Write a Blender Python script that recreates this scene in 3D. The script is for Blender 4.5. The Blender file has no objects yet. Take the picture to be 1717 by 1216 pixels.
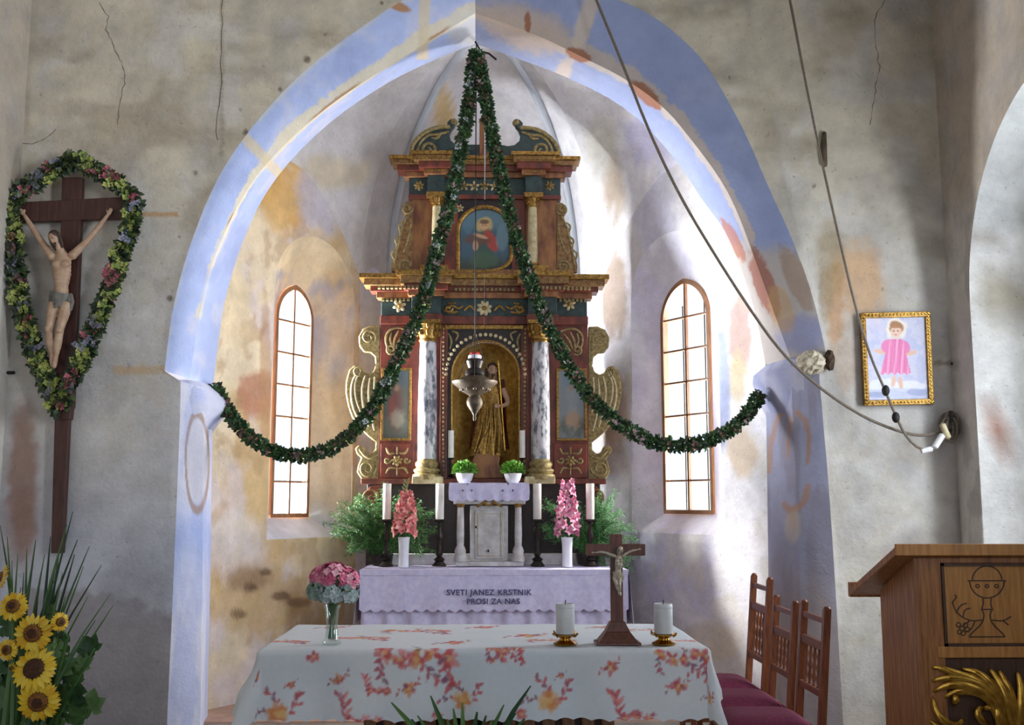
import bpy, math, random
import numpy as np
from mathutils import Vector, Matrix

sc = bpy.context.scene
COL = sc.collection
RND = random.Random(11)
PI = math.pi

# ------------------------------------------------------------------ camera
F = 1760.0                      # focal length in pixels of the 1717 x 1216 frame
EYE = Vector((0, 0, 1.59))
YAW, PITCH = math.radians(1.4), math.radians(7.6)
FW = Vector((math.sin(YAW) * math.cos(PITCH), math.cos(YAW) * math.cos(PITCH), math.sin(PITCH)))
RT = Vector((math.cos(YAW), -math.sin(YAW), 0))
UP = RT.cross(FW)
cam_d = bpy.data.cameras.new('camera')
cam = bpy.data.objects.new('camera', cam_d)
COL.objects.link(cam)
cam_d.sensor_width = 36.0
cam_d.lens = F / 1717.0 * 36.0
cam_d.clip_start = 0.05
cam.matrix_world = Matrix(((RT.x, UP.x, -FW.x, EYE.x), (RT.y, UP.y, -FW.y, EYE.y), (RT.z, UP.z, -FW.z, EYE.z), (0, 0, 0, 1)))
sc.camera = cam

# ------------------------------------------------------------------ light
w = bpy.data.worlds.new('sky'); sc.world = w; w.use_nodes = True
bg = w.node_tree.nodes['Background']
bg.inputs[0].default_value = (0.80, 0.89, 1.0, 1); bg.inputs[1].default_value = 0.92

def area(name, loc, target, sx, sy, power, color, spread=180):
    d = bpy.data.lights.new(name, 'AREA'); d.shape = 'RECTANGLE'; d.size = sx; d.size_y = sy
    d.energy = power; d.color = color; d.spread = math.radians(spread)
    o = bpy.data.objects.new(name, d); COL.objects.link(o); o.location = loc
    o.rotation_euler = (Vector(target) - Vector(loc)).to_track_quat('-Z', 'Y').to_euler()
    return o
# the sun stands outside the left apse window and falls on the wall below the right one
sd_ = bpy.data.lights.new('sun', 'SUN'); sd_.energy = 16; sd_.angle = math.radians(14); sd_.color = (1.0, 0.97, 0.92)
so_ = bpy.data.objects.new('sun', sd_); COL.objects.link(so_); so_.location = (-6, 10.5, 6)
so_.rotation_euler = Vector((3.62, -.66, -1.72)).to_track_quat('-Z', 'Y').to_euler()
# daylight in front of the two apse windows and of the recess window in the right nave wall
area('daylight_apse_left', (-2.75, 9.95, 2.4), (1.3, 10.15, 4.1), 1.2, 2.6, 540, (0.97, 0.98, 1.0), 85)
area('daylight_apse_right', (2.75, 9.95, 2.4), (-0.6, 8.7, 4.0), 1.2, 2.6, 360, (1.0, 0.95, 0.86))
area('daylight_nave_right', (4.35, 5.95, 2.6), (-2.0, 6.1, 1.8), 1.5, 3.0, 125, (0.84, 0.92, 1.0))
area('added_fill_nave_right', (4.1, 1.9, 3.3), (-2.6, 7.6, 5.4), 1.6, 3.0, 60, (0.88, 0.94, 1.0), 75)  # added fill from an unseen, assumed window, brightens the upper left wall
sc.view_settings.view_transform = 'Standard'
sc.view_settings.look = 'None'
sc.view_settings.gamma = 1.0
sc.view_settings.use_curve_mapping = False
sc.view_settings.exposure = 0.75

# ------------------------------------------------------------------ helpers
def P(px, py, Y):
    """world point on the plane y = Y that shows at a pixel of the photograph"""
    d = FW + RT * ((px - 858.5) / F) - UP * ((py - 608.0) / F)
    return EYE + d * ((Y - EYE.y) / d.y)
def PZ(px, py, Z):
    d = FW + RT * ((px - 858.5) / F) - UP * ((py - 608.0) / F)
    return EYE + d * ((Z - EYE.z) / d.z)
def lin(c):
    return tuple((x / 255 / 12.92) if x <= 10.3 else ((x / 255 + 0.055) / 1.055) ** 2.4 for x in c)

def tag(o, label=None, cat=None, group=None, kind=None):
    if label: o['label'] = label
    if cat: o['category'] = cat
    if group: o['group'] = group
    if kind: o['kind'] = kind
    return o
def thing(name, label, cat, loc=(0, 0, 0), rz=0, group=None):
    o = bpy.data.objects.new(name, None); COL.objects.link(o)
    o.location = loc; o.rotation_euler = (0, 0, rz); o.empty_display_size = 0.1
    return tag(o, label, cat, group)

class MB:
    def __init__(s): s.v = []; s.f = []; s.c = []; s.col = (1, 1, 1)
    def add(s, vs, fs):
        n = len(s.v)
        s.v += [tuple(v) for v in vs]; s.c += [s.col] * len(vs)
        s.f += [tuple(i + n for i in f) for f in fs]
        return s
    def box(s, x0, x1, y0, y1, z0, z1, M=None):
        vs = [Vector((x, y, z)) for x in (x0, x1) for y in (y0, y1) for z in (z0, z1)]
        if M: vs = [M @ v for v in vs]
        return s.add(vs, [(0, 1, 3, 2), (4, 6, 7, 5), (0, 4, 5, 1), (2, 3, 7, 6), (0, 2, 6, 4), (1, 5, 7, 3)])
    def lathe(s, prof, c=(0, 0, 0), n=20, M=None, sx=1, sy=1, a0=0):
        vs = []; fs = []
        for r, z in prof:
            for i in range(n):
                a = a0 + 2 * PI * i / n
                v = Vector((r * math.cos(a) * sx, r * math.sin(a) * sy, z))
                v = M @ v if M else v
                vs.append(v + Vector(c))
        m = len(prof)
        for j in range(m - 1):
            for i in range(n):
                k = (i + 1) % n
                fs.append((j * n + i, j * n + k, (j + 1) * n + k, (j + 1) * n + i))
        fs.append(tuple(range(n - 1, -1, -1))); fs.append(tuple((m - 1) * n + i for i in range(n)))
        return s.add(vs, fs)
    def tube(s, pts, r, n=8, flat=1.0, nrm=None):
        """round (or flattened along nrm) tube through pts with closed rounded ends"""
        pts = [Vector(p) for p in pts]; m = len(pts)
        rs = [r] * m if isinstance(r, (int, float)) else list(r)
        vs = []; fs = []
        ref = Vector(nrm) if nrm is not None else None
        prev = None
        for j, p in enumerate(pts):
            t = (pts[min(j + 1, m - 1)] - pts[max(j - 1, 0)])
            t = t.normalized() if t.length > 1e-9 else Vector((0, 0, 1))
            a = ref if ref is not None else (prev if prev is not None else (Vector((0, 0, 1)) if abs(t.z) < 0.9 else Vector((1, 0, 0))))
            a = a - t * a.dot(t)
            if a.length < 1e-6: a = t.orthogonal()
            a.normalize(); b = t.cross(a)
            prev = a
            for i in range(n):
                q = 2 * PI * i / n
                vs.append(p + a * (rs[j] * flat * math.cos(q)) + b * (rs[j] * math.sin(q)))
        for j in range(m - 1):
            for i in range(n):
                k = (i + 1) % n
                fs.append((j * n + i, j * n + k, (j + 1) * n + k, (j + 1) * n + i))
        t0 = (pts[0] - pts[1]).normalized() if m > 1 else Vector((0, 0, -1))
        t1 = (pts[-1] - pts[-2]).normalized() if m > 1 else Vector((0, 0, 1))
        vs.append(pts[0] + t0 * rs[0] * 0.6); vs.append(pts[-1] + t1 * rs[-1] * 0.6)
        e0, e1 = len(vs) - 2, len(vs) - 1
        for i in range(n):
            k = (i + 1) % n
            fs.append((k, i, e0)); fs.append(((m - 1) * n + i, (m - 1) * n + k, e1))
        return s.add(vs, fs)
    def ell(s, c, r, M=None, nu=12, nv=8):
        vs = []; fs = []
        r = (r, r, r) if isinstance(r, (int, float)) else r
        for j in range(1, nv):
            b = PI * j / nv
            for i in range(nu):
                a = 2 * PI * i / nu
                vs.append(Vector((r[0] * math.sin(b) * math.cos(a), r[1] * math.sin(b) * math.sin(a), -r[2] * math.cos(b))))
        vs += [Vector((0, 0, -r[2])), Vector((0, 0, r[2]))]
        vs = [(M @ v if M else v) + Vector(c) for v in vs]
        for j in range(nv - 2):
            for i in range(nu):
                k = (i + 1) % nu
                fs.append((j * nu + i, j * nu + k, (j + 1) * nu + k, (j + 1) * nu + i))
        e = len(vs)
        for i in range(nu):
            k = (i + 1) % nu
            fs.append((k, i, e - 2)); fs.append(((nv - 2) * nu + i, (nv - 2) * nu + k, e - 1))
        return s.add(vs, fs)
    def prism(s, pts, y0, y1):
        """polygon of (x, z) extruded from y0 (front) to y1"""
        n = len(pts)
        ar = sum(pts[i][0] * pts[(i + 1) % n][1] - pts[(i + 1) % n][0] * pts[i][1] for i in range(n))
        if ar < 0: pts = pts[::-1]
        vs = [(x, y0, z) for x, z in pts] + [(x, y1, z) for x, z in pts]
        fs = [tuple(range(n)), tuple(range(2 * n - 1, n - 1, -1))]
        fs += [(i, i + n, (i + 1) % n + n, (i + 1) % n) for i in range(n)]
        return s.add(vs, fs)
    def grid(s, fn, nu, nv, closed=False):
        vs = [fn(i / nu, j / nv) for j in range(nv + 1) for i in range(nu + 1)]
        w_ = nu + 1
        fs = [(j * w_ + i, j * w_ + i + 1, (j + 1) * w_ + i + 1, (j + 1) * w_ + i) for j in range(nv) for i in range(nu)]
        return s.add(vs, fs)
    def leaf(s, b, d, up, L, W, bend=0.15, fold=0.15):
        """pointed leaf of eight triangles with a folded midrib"""
        b = Vector(b); d = Vector(d).normalized(); up = Vector(up)
        up = up - d * up.dot(d)
        up = up.normalized() if up.length > 1e-6 else d.orthogonal().normalized()
        sd = d.cross(up)
        m1 = b + d * (L * .35) + up * (bend * L * .5)
        m2 = b + d * (L * .7) + up * (bend * L * .45)
        tip = b + d * L - up * (bend * L * .3)
        vs = [b, m1, m2, tip, m1 + sd * W * .5 + up * fold * W, m1 - sd * W * .5 + up * fold * W,
              m2 + sd * W * .38 + up * fold * W, m2 - sd * W * .38 + up * fold * W]
        return s.add(vs, [(0, 4, 1), (0, 1, 5), (1, 4, 6, 2), (1, 2, 7, 5), (2, 6, 3), (2, 3, 7)])
    def mesh(s, name='m', smooth=True, vc=False):
        me = bpy.data.meshes.new(name)
        me.from_pydata(s.v, [], s.f); me.update()
        if smooth:
            me.polygons.foreach_set('use_smooth', [True] * len(me.polygons))
        if vc:
            a = me.color_attributes.new('Col', 'FLOAT_COLOR', 'POINT')
            c = np.ones((len(s.v), 4), np.float32); c[:, :3] = np.array(s.c, np.float32)
            a.data.foreach_set('color', c.ravel())
        return me
    def build(s, name, mat, parent=None, smooth=True, bevel=0, vc=False, label=None, kind=None, auto=True):
        me = s.mesh(name, smooth, vc)
        return place(me, name, mat, parent, bevel, label, kind, auto and smooth)
def place(me, name, mat, parent=None, bevel=0, label=None, kind=None, auto=False):
    if mat is not None and not me.materials: me.materials.append(mat)
    o = bpy.data.objects.new(name, me); COL.objects.link(o)
    if parent is not None:
        o.parent = parent
        o.matrix_parent_inverse = parent_world(parent).inverted()
    if bevel:
        m = o.modifiers.new('bevel', 'BEVEL'); m.width = bevel; m.segments = 2; m.limit_method = 'ANGLE'
        m.angle_limit = math.radians(40)
    if auto:
        try: me.set_sharp_from_angle(angle=math.radians(42))
        except Exception: pass
    if label: o['label'] = label
    if kind: o['kind'] = kind
    return o
def parent_world(o):
    M = Matrix.LocRotScale(o.location, o.rotation_euler.to_quaternion(), o.scale)
    if o.parent is not None:
        M = parent_world(o.parent) @ o.matrix_parent_inverse @ M
    return M
def vpaint(me, cols):
    a = me.color_attributes.get('Col') or me.color_attributes.new('Col', 'FLOAT_COLOR', 'POINT')
    c = np.ones((len(me.vertices), 4), np.float32); c[:, :3] = cols
    a.data.foreach_set('color', c.ravel())
def coords(me):
    a = np.empty(len(me.vertices) * 3, np.float64); me.vertices.foreach_get('co', a)
    return a.reshape(-1, 3)

# numpy value noise, 0..1
def vn(p, s, seed=0):
    q = p * s + seed * 17.31
    i = np.floor(q).astype(np.int64); f = q - i; f = f * f * (3 - 2 * f)
    def h(a, b, c):
        n = (a * 374761393 + b * 668265263 + c * 2147483647 + seed * 144665) & 0xffffffff
        n = ((n ^ (n >> 13)) * 1274126177) & 0xffffffff
        return ((n ^ (n >> 16)) & 0xffff) / 65535.0
    x, y, z = i[:, 0], i[:, 1], i[:, 2]; fx, fy, fz = f[:, 0], f[:, 1], f[:, 2]
    def l(a, b, t): return a + (b - a) * t
    return l(l(l(h(x, y, z), h(x + 1, y, z), fx), l(h(x, y + 1, z), h(x + 1, y + 1, z), fx), fy),
             l(l(h(x, y, z + 1), h(x + 1, y, z + 1), fx), l(h(x, y + 1, z + 1), h(x + 1, y + 1, z + 1), fx), fy), fz)
def fbm(p, s, seed=0, o=4):
    t = 0; a = 0.5; n = 0
    for k in range(o):
        t = t + a * vn(p, s * 2 ** k, seed + k); n += a; a *= .5
    return t / n
def mixc(c, col, a):
    a = np.clip(a, 0, 1)[:, None]
    return c * (1 - a) + np.array(lin(col))[None] * a
def sst(e0, e1, x):
    t = np.clip((x - e0) / (e1 - e0), 0, 1); return t * t * (3 - 2 * t)
def stamp(c, x, z, cx, cz, rx, rz, col, al=1.0, rough=None, soft=.3, rot=0):
    dx, dz = x - cx, z - cz
    if rot:
        ca, sa = math.cos(rot), math.sin(rot); dx, dz = dx * ca + dz * sa, -dx * sa + dz * ca
    d = np.sqrt((dx / rx) ** 2 + (dz / rz) ** 2)
    if rough is not None: d = d + (rough - .5) * 1.1
    return mixc(c, col, al * (1 - sst(1 - soft, 1 + soft, d)))

# ------------------------------------------------------------------ materials
MATS = {}
def nodes(name):
    m = bpy.data.materials.new(name); m.use_nodes = True
    nt = m.node_tree; b = nt.nodes['Principled BSDF']
    MATS[name] = m
    return m, nt, b, nt.links
def noise_node(nt, scale, detail=4, rough=.6, coord='Object', stretch=None):
    tc = nt.nodes.new('ShaderNodeTexCoord'); n = nt.nodes.new('ShaderNodeTexNoise')
    n.inputs['Scale'].default_value = scale; n.inputs['Detail'].default_value = detail; n.inputs['Roughness'].default_value = rough
    if stretch:
        mp = nt.nodes.new('ShaderNodeMapping'); mp.inputs['Scale'].default_value = stretch
        nt.links.new(tc.outputs[coord], mp.inputs[0]); nt.links.new(mp.outputs[0], n.inputs[0])
    else:
        nt.links.new(tc.outputs[coord], n.inputs[0])
    return n
def ramp(nt, src, stops):
    r = nt.nodes.new('ShaderNodeValToRGB'); e = r.color_ramp.elements
    while len(e) < len(stops): e.new(0.5)
    for k, (p, c) in enumerate(stops):
        e[k].position = p; e[k].color = (*c, 1)
    nt.links.new(src, r.inputs[0]); return r
def bump(nt, b, src, strength, dist=.01):
    n = nt.nodes.new('ShaderNodeBump'); n.inputs['Strength'].default_value = strength; n.inputs['Distance'].default_value = dist
    nt.links.new(src, n.inputs['Height']); nt.links.new(n.outputs[0], b.inputs['Normal'])
def pm(name, c1, c2=None, rough=.6, metal=0, scale=20, bmp=.1, stretch=None, dist=.004, lo=.35, hi=.65, sheen=0):
    """plain procedural material: two colours mixed by noise, with a little relief"""
    m, nt, b, L = nodes(name)
    c2 = c2 or tuple(x * .8 for x in c1)
    n = noise_node(nt, scale, 5, .6, 'Object', stretch)
    r = ramp(nt, n.outputs['Fac'], [(lo, lin(c1)), (hi, lin(c2))])
    L.new(r.outputs[0], b.inputs['Base Color'])
    b.inputs['Roughness'].default_value = rough; b.inputs['Metallic'].default_value = metal
    if sheen: b.inputs['Sheen Weight'].default_value = sheen
    if bmp: bump(nt, b, n.outputs['Fac'], bmp, dist)
    return m
def vcm(name, rough=.9, metal=0, mott=.18, scale=9, bmp=.3, dist=.012, fine=60, fleck=0, trans=0):
    """material whose colour is the vertex colour, broken up by fine noise"""
    m, nt, b, L = nodes(name)
    a = nt.nodes.new('ShaderNodeVertexColor'); a.layer_name = 'Col'
    n = noise_node(nt, scale, 10, .72)
    r = ramp(nt, n.outputs['Fac'], [(.3, (1 - mott,) * 3), (.7, (1 + mott * .5,) * 3)])
    mx = nt.nodes.new('ShaderNodeMix'); mx.data_type = 'RGBA'; mx.blend_type = 'MULTIPLY'; mx.inputs[0].default_value = 1
    L.new(a.outputs[0], mx.inputs[6]); L.new(r.outputs[0], mx.inputs[7])
    out = mx.outputs[2]
    n2 = noise_node(nt, fine, 3, .6)
    if fleck:
        r2 = ramp(nt, n2.outputs['Fac'], [(.27, (1 - fleck,) * 3), (.36, (1, 1, 1))])
        m2 = nt.nodes.new('ShaderNodeMix'); m2.data_type = 'RGBA'; m2.blend_type = 'MULTIPLY'; m2.inputs[0].default_value = 1
        L.new(out, m2.inputs[6]); L.new(r2.outputs[0], m2.inputs[7]); out = m2.outputs[2]
    L.new(out, b.inputs['Base Color'])
    b.inputs['Roughness'].default_value = rough; b.inputs['Metallic'].default_value = metal
    if trans:
        b.inputs['Subsurface Weight'].default_value = trans; b.inputs['Subsurface Radius'].default_value = (.02, .02, .01)
    if bmp:
        ad = nt.nodes.new('ShaderNodeMath'); ad.operation = 'MULTIPLY_ADD'
        L.new(n2.outputs['Fac'], ad.inputs[0]); ad.inputs[1].default_value = .4; L.new(n.outputs['Fac'], ad.inputs[2])
        bump(nt, b, ad.outputs[0], bmp, dist)
    return m
PLASTER = vcm('plaster', .95, 0, .24, 4.0, .42, .03, 34, .28)
PAINT = vcm('limewash', .9, 0, .10, 8, .35, .02, 50, .10)
VPRINT = vcm('print', .6, 0, .08, 30, .03, .002)
LEAFV = vcm('leafage', .55, 0, .15, 30, 0, trans=0)
PETALV = vcm('petals', .6, 0, .10, 40, 0)
CLOTHV = vcm('printed_cloth', .85, 0, .05, 40, .12, .003, 300)
FIGV = vcm('painted_figure', .55, 0, .12, 25, .1, .004)
WHITE = pm('white_linen', (214, 209, 236), (196, 191, 226), .9, 0, 25, .25, dist=.006)
WAX = pm('candle_wax', (240, 238, 232), (228, 225, 220), .45, 0, 15, .05)
GREYWAX = pm('grey_white_wax', (205, 205, 205), (192, 193, 196), .5, 0, 15, .05)
GOLD = pm('old_gold', (184, 144, 74), (112, 82, 40), .38, .75, 45, .35, dist=.004)
GOLDB = pm('bright_gold', (205, 160, 70), (150, 108, 40), .25, .9, 30, .2)
NICHE = pm('niche_gilding', (224, 188, 108), (172, 130, 62), .4, .45, 18, .25, dist=.008)
BRASS = pm('brass', (190, 145, 65), (150, 110, 45), .22, 1, 20, .05)
OLIVE = pm('olive_gilt', (166, 148, 98), (108, 92, 56), .5, .3, 40, .3, dist=.004)
REDM = pm('red_marbling', (128, 60, 42), (80, 40, 32), .45, 0, 14, .12, (1, 1, .5))
BROWNM = pm('brown_marbling', (162, 112, 66), (104, 60, 40), .45, 0, 12, .15, (1, 1, .4))
TEAL = pm('dark_green_marbling', (52, 74, 72), (30, 44, 46), .45, 0, 16, .1)
DARK = pm('dark_wood_paint', (50, 36, 34), (32, 26, 28), .5, 0, 18, .1)
CREAM = pm('cream_paint', (200, 188, 150), (168, 152, 112), .5, 0, 25, .12)
MARB = pm('marbled_column', (205, 204, 208), (92, 96, 108), .35, 0, 22, .1, (1, 1, .45), lo=.46, hi=.60)
CROSSW = pm('dark_red_brown_wood', (78, 44, 36), (52, 28, 24), .5, 0, 10, .15, (6, 6, .7))
TCROSS = pm('mahogany', (106, 56, 36), (68, 34, 24), .4, 0, 12, .1, (6, 6, .6))
OAK = pm('lectern_oak', (172, 114, 64), (122, 76, 44), .42, 0, 9, .12, (7, 7, .6))
OAKL = pm('lectern_panel_oak', (196, 138, 72), (162, 108, 54), .42, 0, 9, .12, (7, 7, .6))
OAKD = pm('lectern_dark_oak', (84, 54, 34), (60, 38, 26), .5, 0, 9, .12, (7, 7, .6))
CHAIRW = pm('chair_wood', (142, 84, 52), (100, 54, 36), .32, 0, 10, .08, (6, 6, .7))
BURG = pm('burgundy_cloth', (112, 28, 62), (90, 20, 48), .9, 0, 60, .15)
BRONZE = pm('dark_bronze', (66, 58, 52), (40, 36, 34), .4, .6, 30, .15)
PEWTER = pm('tarnished_silver', (112, 98, 80), (70, 60, 50), .5, .4, 25, .2)
IRON = pm('black_iron', (48, 42, 40), (30, 26, 26), .6, .5, 40, .2)
ROPE = pm('rope', (128, 116, 102), (92, 82, 72), .9, 0, 120, .3)
PORC = pm('white_porcelain', (236, 236, 242), (226, 226, 236), .2, 0, 10, .02)
TABW = pm('tabernacle_paint', (206, 204, 204), (172, 166, 162), .5, 0, 12, .15)
STONE = pm('grey_stone', (150, 142, 132), (112, 102, 94), .85, 0, 12, .4, dist=.01)
FLOORM = pm('stone_floor', (150, 140, 128), (122, 112, 104), .55, 0, 6, .2)
REDFL = pm('red_tile_floor', (206, 172, 154), (182, 144, 128), .55, 0, 8, .15)
WINW = pm('window_wood', (150, 104, 66), (116, 76, 50), .5, 0, 10, .1, (5, 5, .6))
STEM = pm('green_stem', (70, 110, 48), (48, 82, 38), .5, 0, 20, .05)
INK = pm('blue_embroidery', (84, 82, 122), (68, 66, 104), .9, 0, 40, .1)
SKIN = pm('carved_skin', (196, 160, 132), (172, 132, 106), .5, 0, 14, .08)
HAIR = pm('carved_hair', (74, 50, 38), (50, 34, 28), .6, 0, 60, .3)
TAPE = pm('white_tape', (225, 222, 222), (205, 202, 205), .5, 0, 20, .05)
def glass_mat(name, tint=(1, 1, 1), g=.08):
    m = bpy.data.materials.new(name); m.use_nodes = True; nt = m.node_tree
    nt.nodes.clear()
    o = nt.nodes.new('ShaderNodeOutputMaterial'); t = nt.nodes.new('ShaderNodeBsdfTransparent'); t.inputs[0].default_value = (*tint, 1)
    gl = nt.nodes.new('ShaderNodeBsdfGlossy'); gl.inputs['Roughness'].default_value = .05
    fr = nt.nodes.new('ShaderNodeLayerWeight'); fr.inputs[0].default_value = .2
    mu = nt.nodes.new('ShaderNodeMath'); mu.operation = 'MULTIPLY_ADD'; mu.inputs[1].default_value = g; mu.inputs[2].default_value = g * .4
    mx = nt.nodes.new('ShaderNodeMixShader'); L = nt.links
    L.new(fr.outputs['Facing'], mu.inputs[0]); L.new(mu.outputs[0], mx.inputs[0])
    L.new(t.outputs[0], mx.inputs[1]); L.new(gl.outputs[0], mx.inputs[2]); L.new(mx.outputs[0], o.inputs[0])
    return m
PANE = glass_mat('window_glass', (.96, .97, .98))
VGLASS = glass_mat('vase_glass', (.88, .93, .92), .25)

# ------------------------------------------------------------------ the setting
YO, YC, YI = 7.60, 7.74, 8.15        # nave face, chamfer crease and chancel side of the arch wall
XL, XR, ZT = -3.45, 3.43, 6.2
def resample(pts, n):
    pts = [Vector(p) for p in pts]
    for _ in range(2):      # round the polyline a little
        q = [pts[0]]
        for a, b in zip(pts, pts[1:]):
            q += [a * .75 + b * .25, a * .25 + b * .75]
        q.append(pts[-1]); pts = q
    d = [0]
    for a, b in zip(pts, pts[1:]): d.append(d[-1] + (b - a).length)
    out = []; j = 0
    for i in range(n):
        t = d[-1] * i / (n - 1)
        while j < len(d) - 2 and d[j + 1] < t: j += 1
        u = (t - d[j]) / max(d[j + 1] - d[j], 1e-9)
        out.append(pts[j].lerp(pts[j + 1], min(max(u, 0), 1)))
    return out
ARCH_L = dict(o=[(276, 622), (283, 560), (293, 500), (318, 410), (360, 305), (410, 228), (470, 157), (540, 92), (640, 22), (700, -15), (797, -62)],
              c=[(318, 636), (331, 548), (350, 450), (400, 338), (450, 268), (540, 185), (620, 130), (700, 80), (797, 22)],
              i=[(357, 650), (372, 520), (400, 420), (448, 312), (540, 213), (640, 143), (720, 103), (797, 73)])
ARCH_R = dict(o=[(1385, 592), (1362, 490), (1325, 392), (1290, 318), (1250, 222), (1205, 140), (1170, 88), (1100, 28), (1040, 0), (950, -30), (797, -62)],
              c=[(1325, 600), (1275, 460), (1235, 350), (1205, 295), (1160, 235), (1115, 180), (1050, 132), (975, 95), (900, 58), (797, 22)],
              i=[(1284, 612), (1265, 513), (1220, 390), (1180, 340), (1140, 275), (1060, 185), (955, 130), (860, 95), (797, 73)])
PIL_L = dict(o=[(303, 640), (302, 700), (292, 950), (280, 1216)], c=[(341, 650), (341, 700), (340, 950), (336, 1216)], i=[(357, 660), (357, 705), (353, 950), (348, 1200)])
PIL_R = dict(o=[(1372, 600), (1375, 650), (1393, 850), (1414, 1216)], c=[(1326, 610), (1327, 650), (1337, 850), (1350, 1216)], i=[(1284, 620), (1284, 660), (1287, 850), (1291, 1200)])
YY = dict(o=YO, c=YC, i=YI)
def prof(D, k, n): return resample([P(x, y, YY[k]) for x, y in D[k]], n)

def hit(c, a, poly, closed=True, far=False):
    """distance from c along angle a to a polyline in 2D"""
    dx, dz = math.cos(a), math.sin(a); best = None
    m = len(poly)
    for i in range(m if closed else m - 1):
        x0, z0 = poly[i]; x1, z1 = poly[(i + 1) % m]
        ex, ez = x1 - x0, z1 - z0; den = dx * ez - dz * ex
        if abs(den) < 1e-12: continue
        rx, rz = x0 - c[0], z0 - c[1]
        t = (rx * ez - rz * ex) / den; u = (rx * dz - rz * dx) / den
        if t > 1e-6 and -1e-6 <= u <= 1 + 1e-6:
            if best is None or (t > best if far else t < best): best = t
    return best
def sheet(name, hole, bound, c, to3, mat, angles=None, n=240, m=40, closed=True, relief=.02, seed=1, nrm=Vector((0, 1, 0)), power=1.0):
    """wall sheet between a hole outline and an outer boundary, both seen star-shaped from c"""
    ang = angles or [-PI + 2 * PI * i / n for i in range(n)]
    if closed:
        ang = sorted(set(ang) | {math.atan2(z - c[1], x - c[0]) for x, z in bound} | {math.atan2(z - c[1], x - c[0]) for x, z in hole})
    vs2 = []
    for a in ang:
        r0 = hit(c, a, hole, closed) ; r1 = hit(c, a, bound, True, True)
        if r0 is None: r0 = hit(c, a + 1e-4, hole, closed) or hit(c, a - 1e-4, hole, closed)
        if r1 is None: r1 = hit(c, a + 1e-4, bound, True, True)
        for j in range(m + 1):
            r = r0 + (r1 - r0) * (j / m) ** power
            vs2.append((c[0] + r * math.cos(a), c[1] + r * math.sin(a), j))
    pts = np.array([tuple(to3(x, z)) for x, z, j in vs2])
    if relief:
        wgt = np.array([min(j / 3, 1) * min((m - j) / 3, 1) for x, z, j in vs2])
        dsp = (fbm(pts, 1.1, seed, 4) - .5) * relief * 2 * wgt
        pts = pts + dsp[:, None] * np.array(nrm)[None]
    w_ = m + 1; N = len(ang)
    fs = [(i * w_ + j, i * w_ + j + 1, ((i + 1) % N) * w_ + j + 1, ((i + 1) % N) * w_ + j) for i in range(N if closed else N - 1) for j in range(m)]
    me = bpy.data.meshes.new(name); me.from_pydata([tuple(p) for p in pts], [], fs); me.update()
    me.polygons.foreach_set('use_smooth', [True] * len(me.polygons))
    o = place(me, name, mat); o['kind'] = 'structure'
    return o

# --- nave east wall with the pointed chancel arch
NA = 320
oL, cL, iL = [prof(ARCH_L, k, NA) for k in 'oci']
oR, cR, iR = [prof(ARCH_R, k, NA) for k in 'oci']
poL, pcL, piL = [prof(PIL_L, k, 150) for k in 'oci']
poR, pcR, piR = [prof(PIL_R, k, 150) for k in 'oci']
def low(pts):
    q = [p.copy() for p in pts]; q[-1].z = -.03; return q
poL, pcL, piL, poR, pcR, piR = map(low, (poL, pcL, piL, poR, pcR, piR))
outl = [(p.x, p.z) for p in poL[::-1]] + [(p.x, p.z) for p in oL] + [(p.x, p.z) for p in oR[::-1][1:]] + [(p.x, p.z) for p in poR]
cc = (0.0, 1.6)
a0 = math.atan2(outl[0][1] - cc[1], outl[0][0] - cc[0]) ; a1 = math.atan2(outl[-1][1] - cc[1], outl[-1][0] - cc[0])
a0 += 2 * PI
angs = sorted({(math.atan2(z - cc[1], x - cc[0]) + (2 * PI if math.atan2(z - cc[1], x - cc[0]) < -PI / 2 else 0)) for x, z in outl} | {a1 + (a0 - a1) * i / 420 for i in range(421)})
wall = sheet('wall_front', outl, [(XL, -2), (XR, -2), (XR, ZT), (XL, ZT)], cc, lambda x, z: Vector((x, YO, z)), PLASTER, angs, m=90, closed=False, relief=.022, seed=3)
def px_of(co):
    d = co - np.array(EYE)
    dep = d @ np.array(FW)
    return 858.5 + F * (d @ np.array(RT)) / dep, 608 - F * (d @ np.array(UP)) / dep
co = coords(wall.data)
# places on the wall are looked up once as photo pixels, then the paint is baked to the wall's own points
u, v = px_of(co)
n1, n2, n3 = fbm(co, 1.3, 5), fbm(co, 4.5, 9), fbm(co, 14, 21, 3)
mess = n2 * .55 + n3 * .45
c = np.tile(np.array(lin((206, 200, 190))), (len(co), 1))
c = mixc(c, (196, 192, 190), sst(.4, .65, n1))
c = mixc(c, (206, 194, 168), .75 * sst(2.9, 4.6, co[:, 2] + (n1 - .5) * 2.2) )          # old yellowed coats high up
c = mixc(c, (206, 202, 198), .5 * sst(.52, .62, n2))
c = mixc(c, (150, 134, 112), .5 * sst(.5, .72, fbm(co * np.array([1, 1, 2.2]), 2.2, 33, 6)) * sst(2.4, 3.4, co[:, 2]))
c = mixc(c, (196, 186, 168), .4 * sst(.5, .62, fbm(co * np.array([1, 1, 1.8]), 5, 37, 5)))
c = mixc(c, (160, 154, 150), .4 * sst(.5, .7, fbm(co, 3.2, 41, 6)))
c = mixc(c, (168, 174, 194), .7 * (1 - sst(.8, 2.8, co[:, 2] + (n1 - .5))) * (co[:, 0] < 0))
st = lambda px, py, rx, ry, col, al=.9, soft=.35, rot=0: stamp(c, u, v, px, py, rx, ry, col, al, mess, soft, rot)
c = st(38, 800, 26, 110, (158, 128, 116), .9)
c = st(30, 880, 30, 60, (150, 116, 104), .5)
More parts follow.
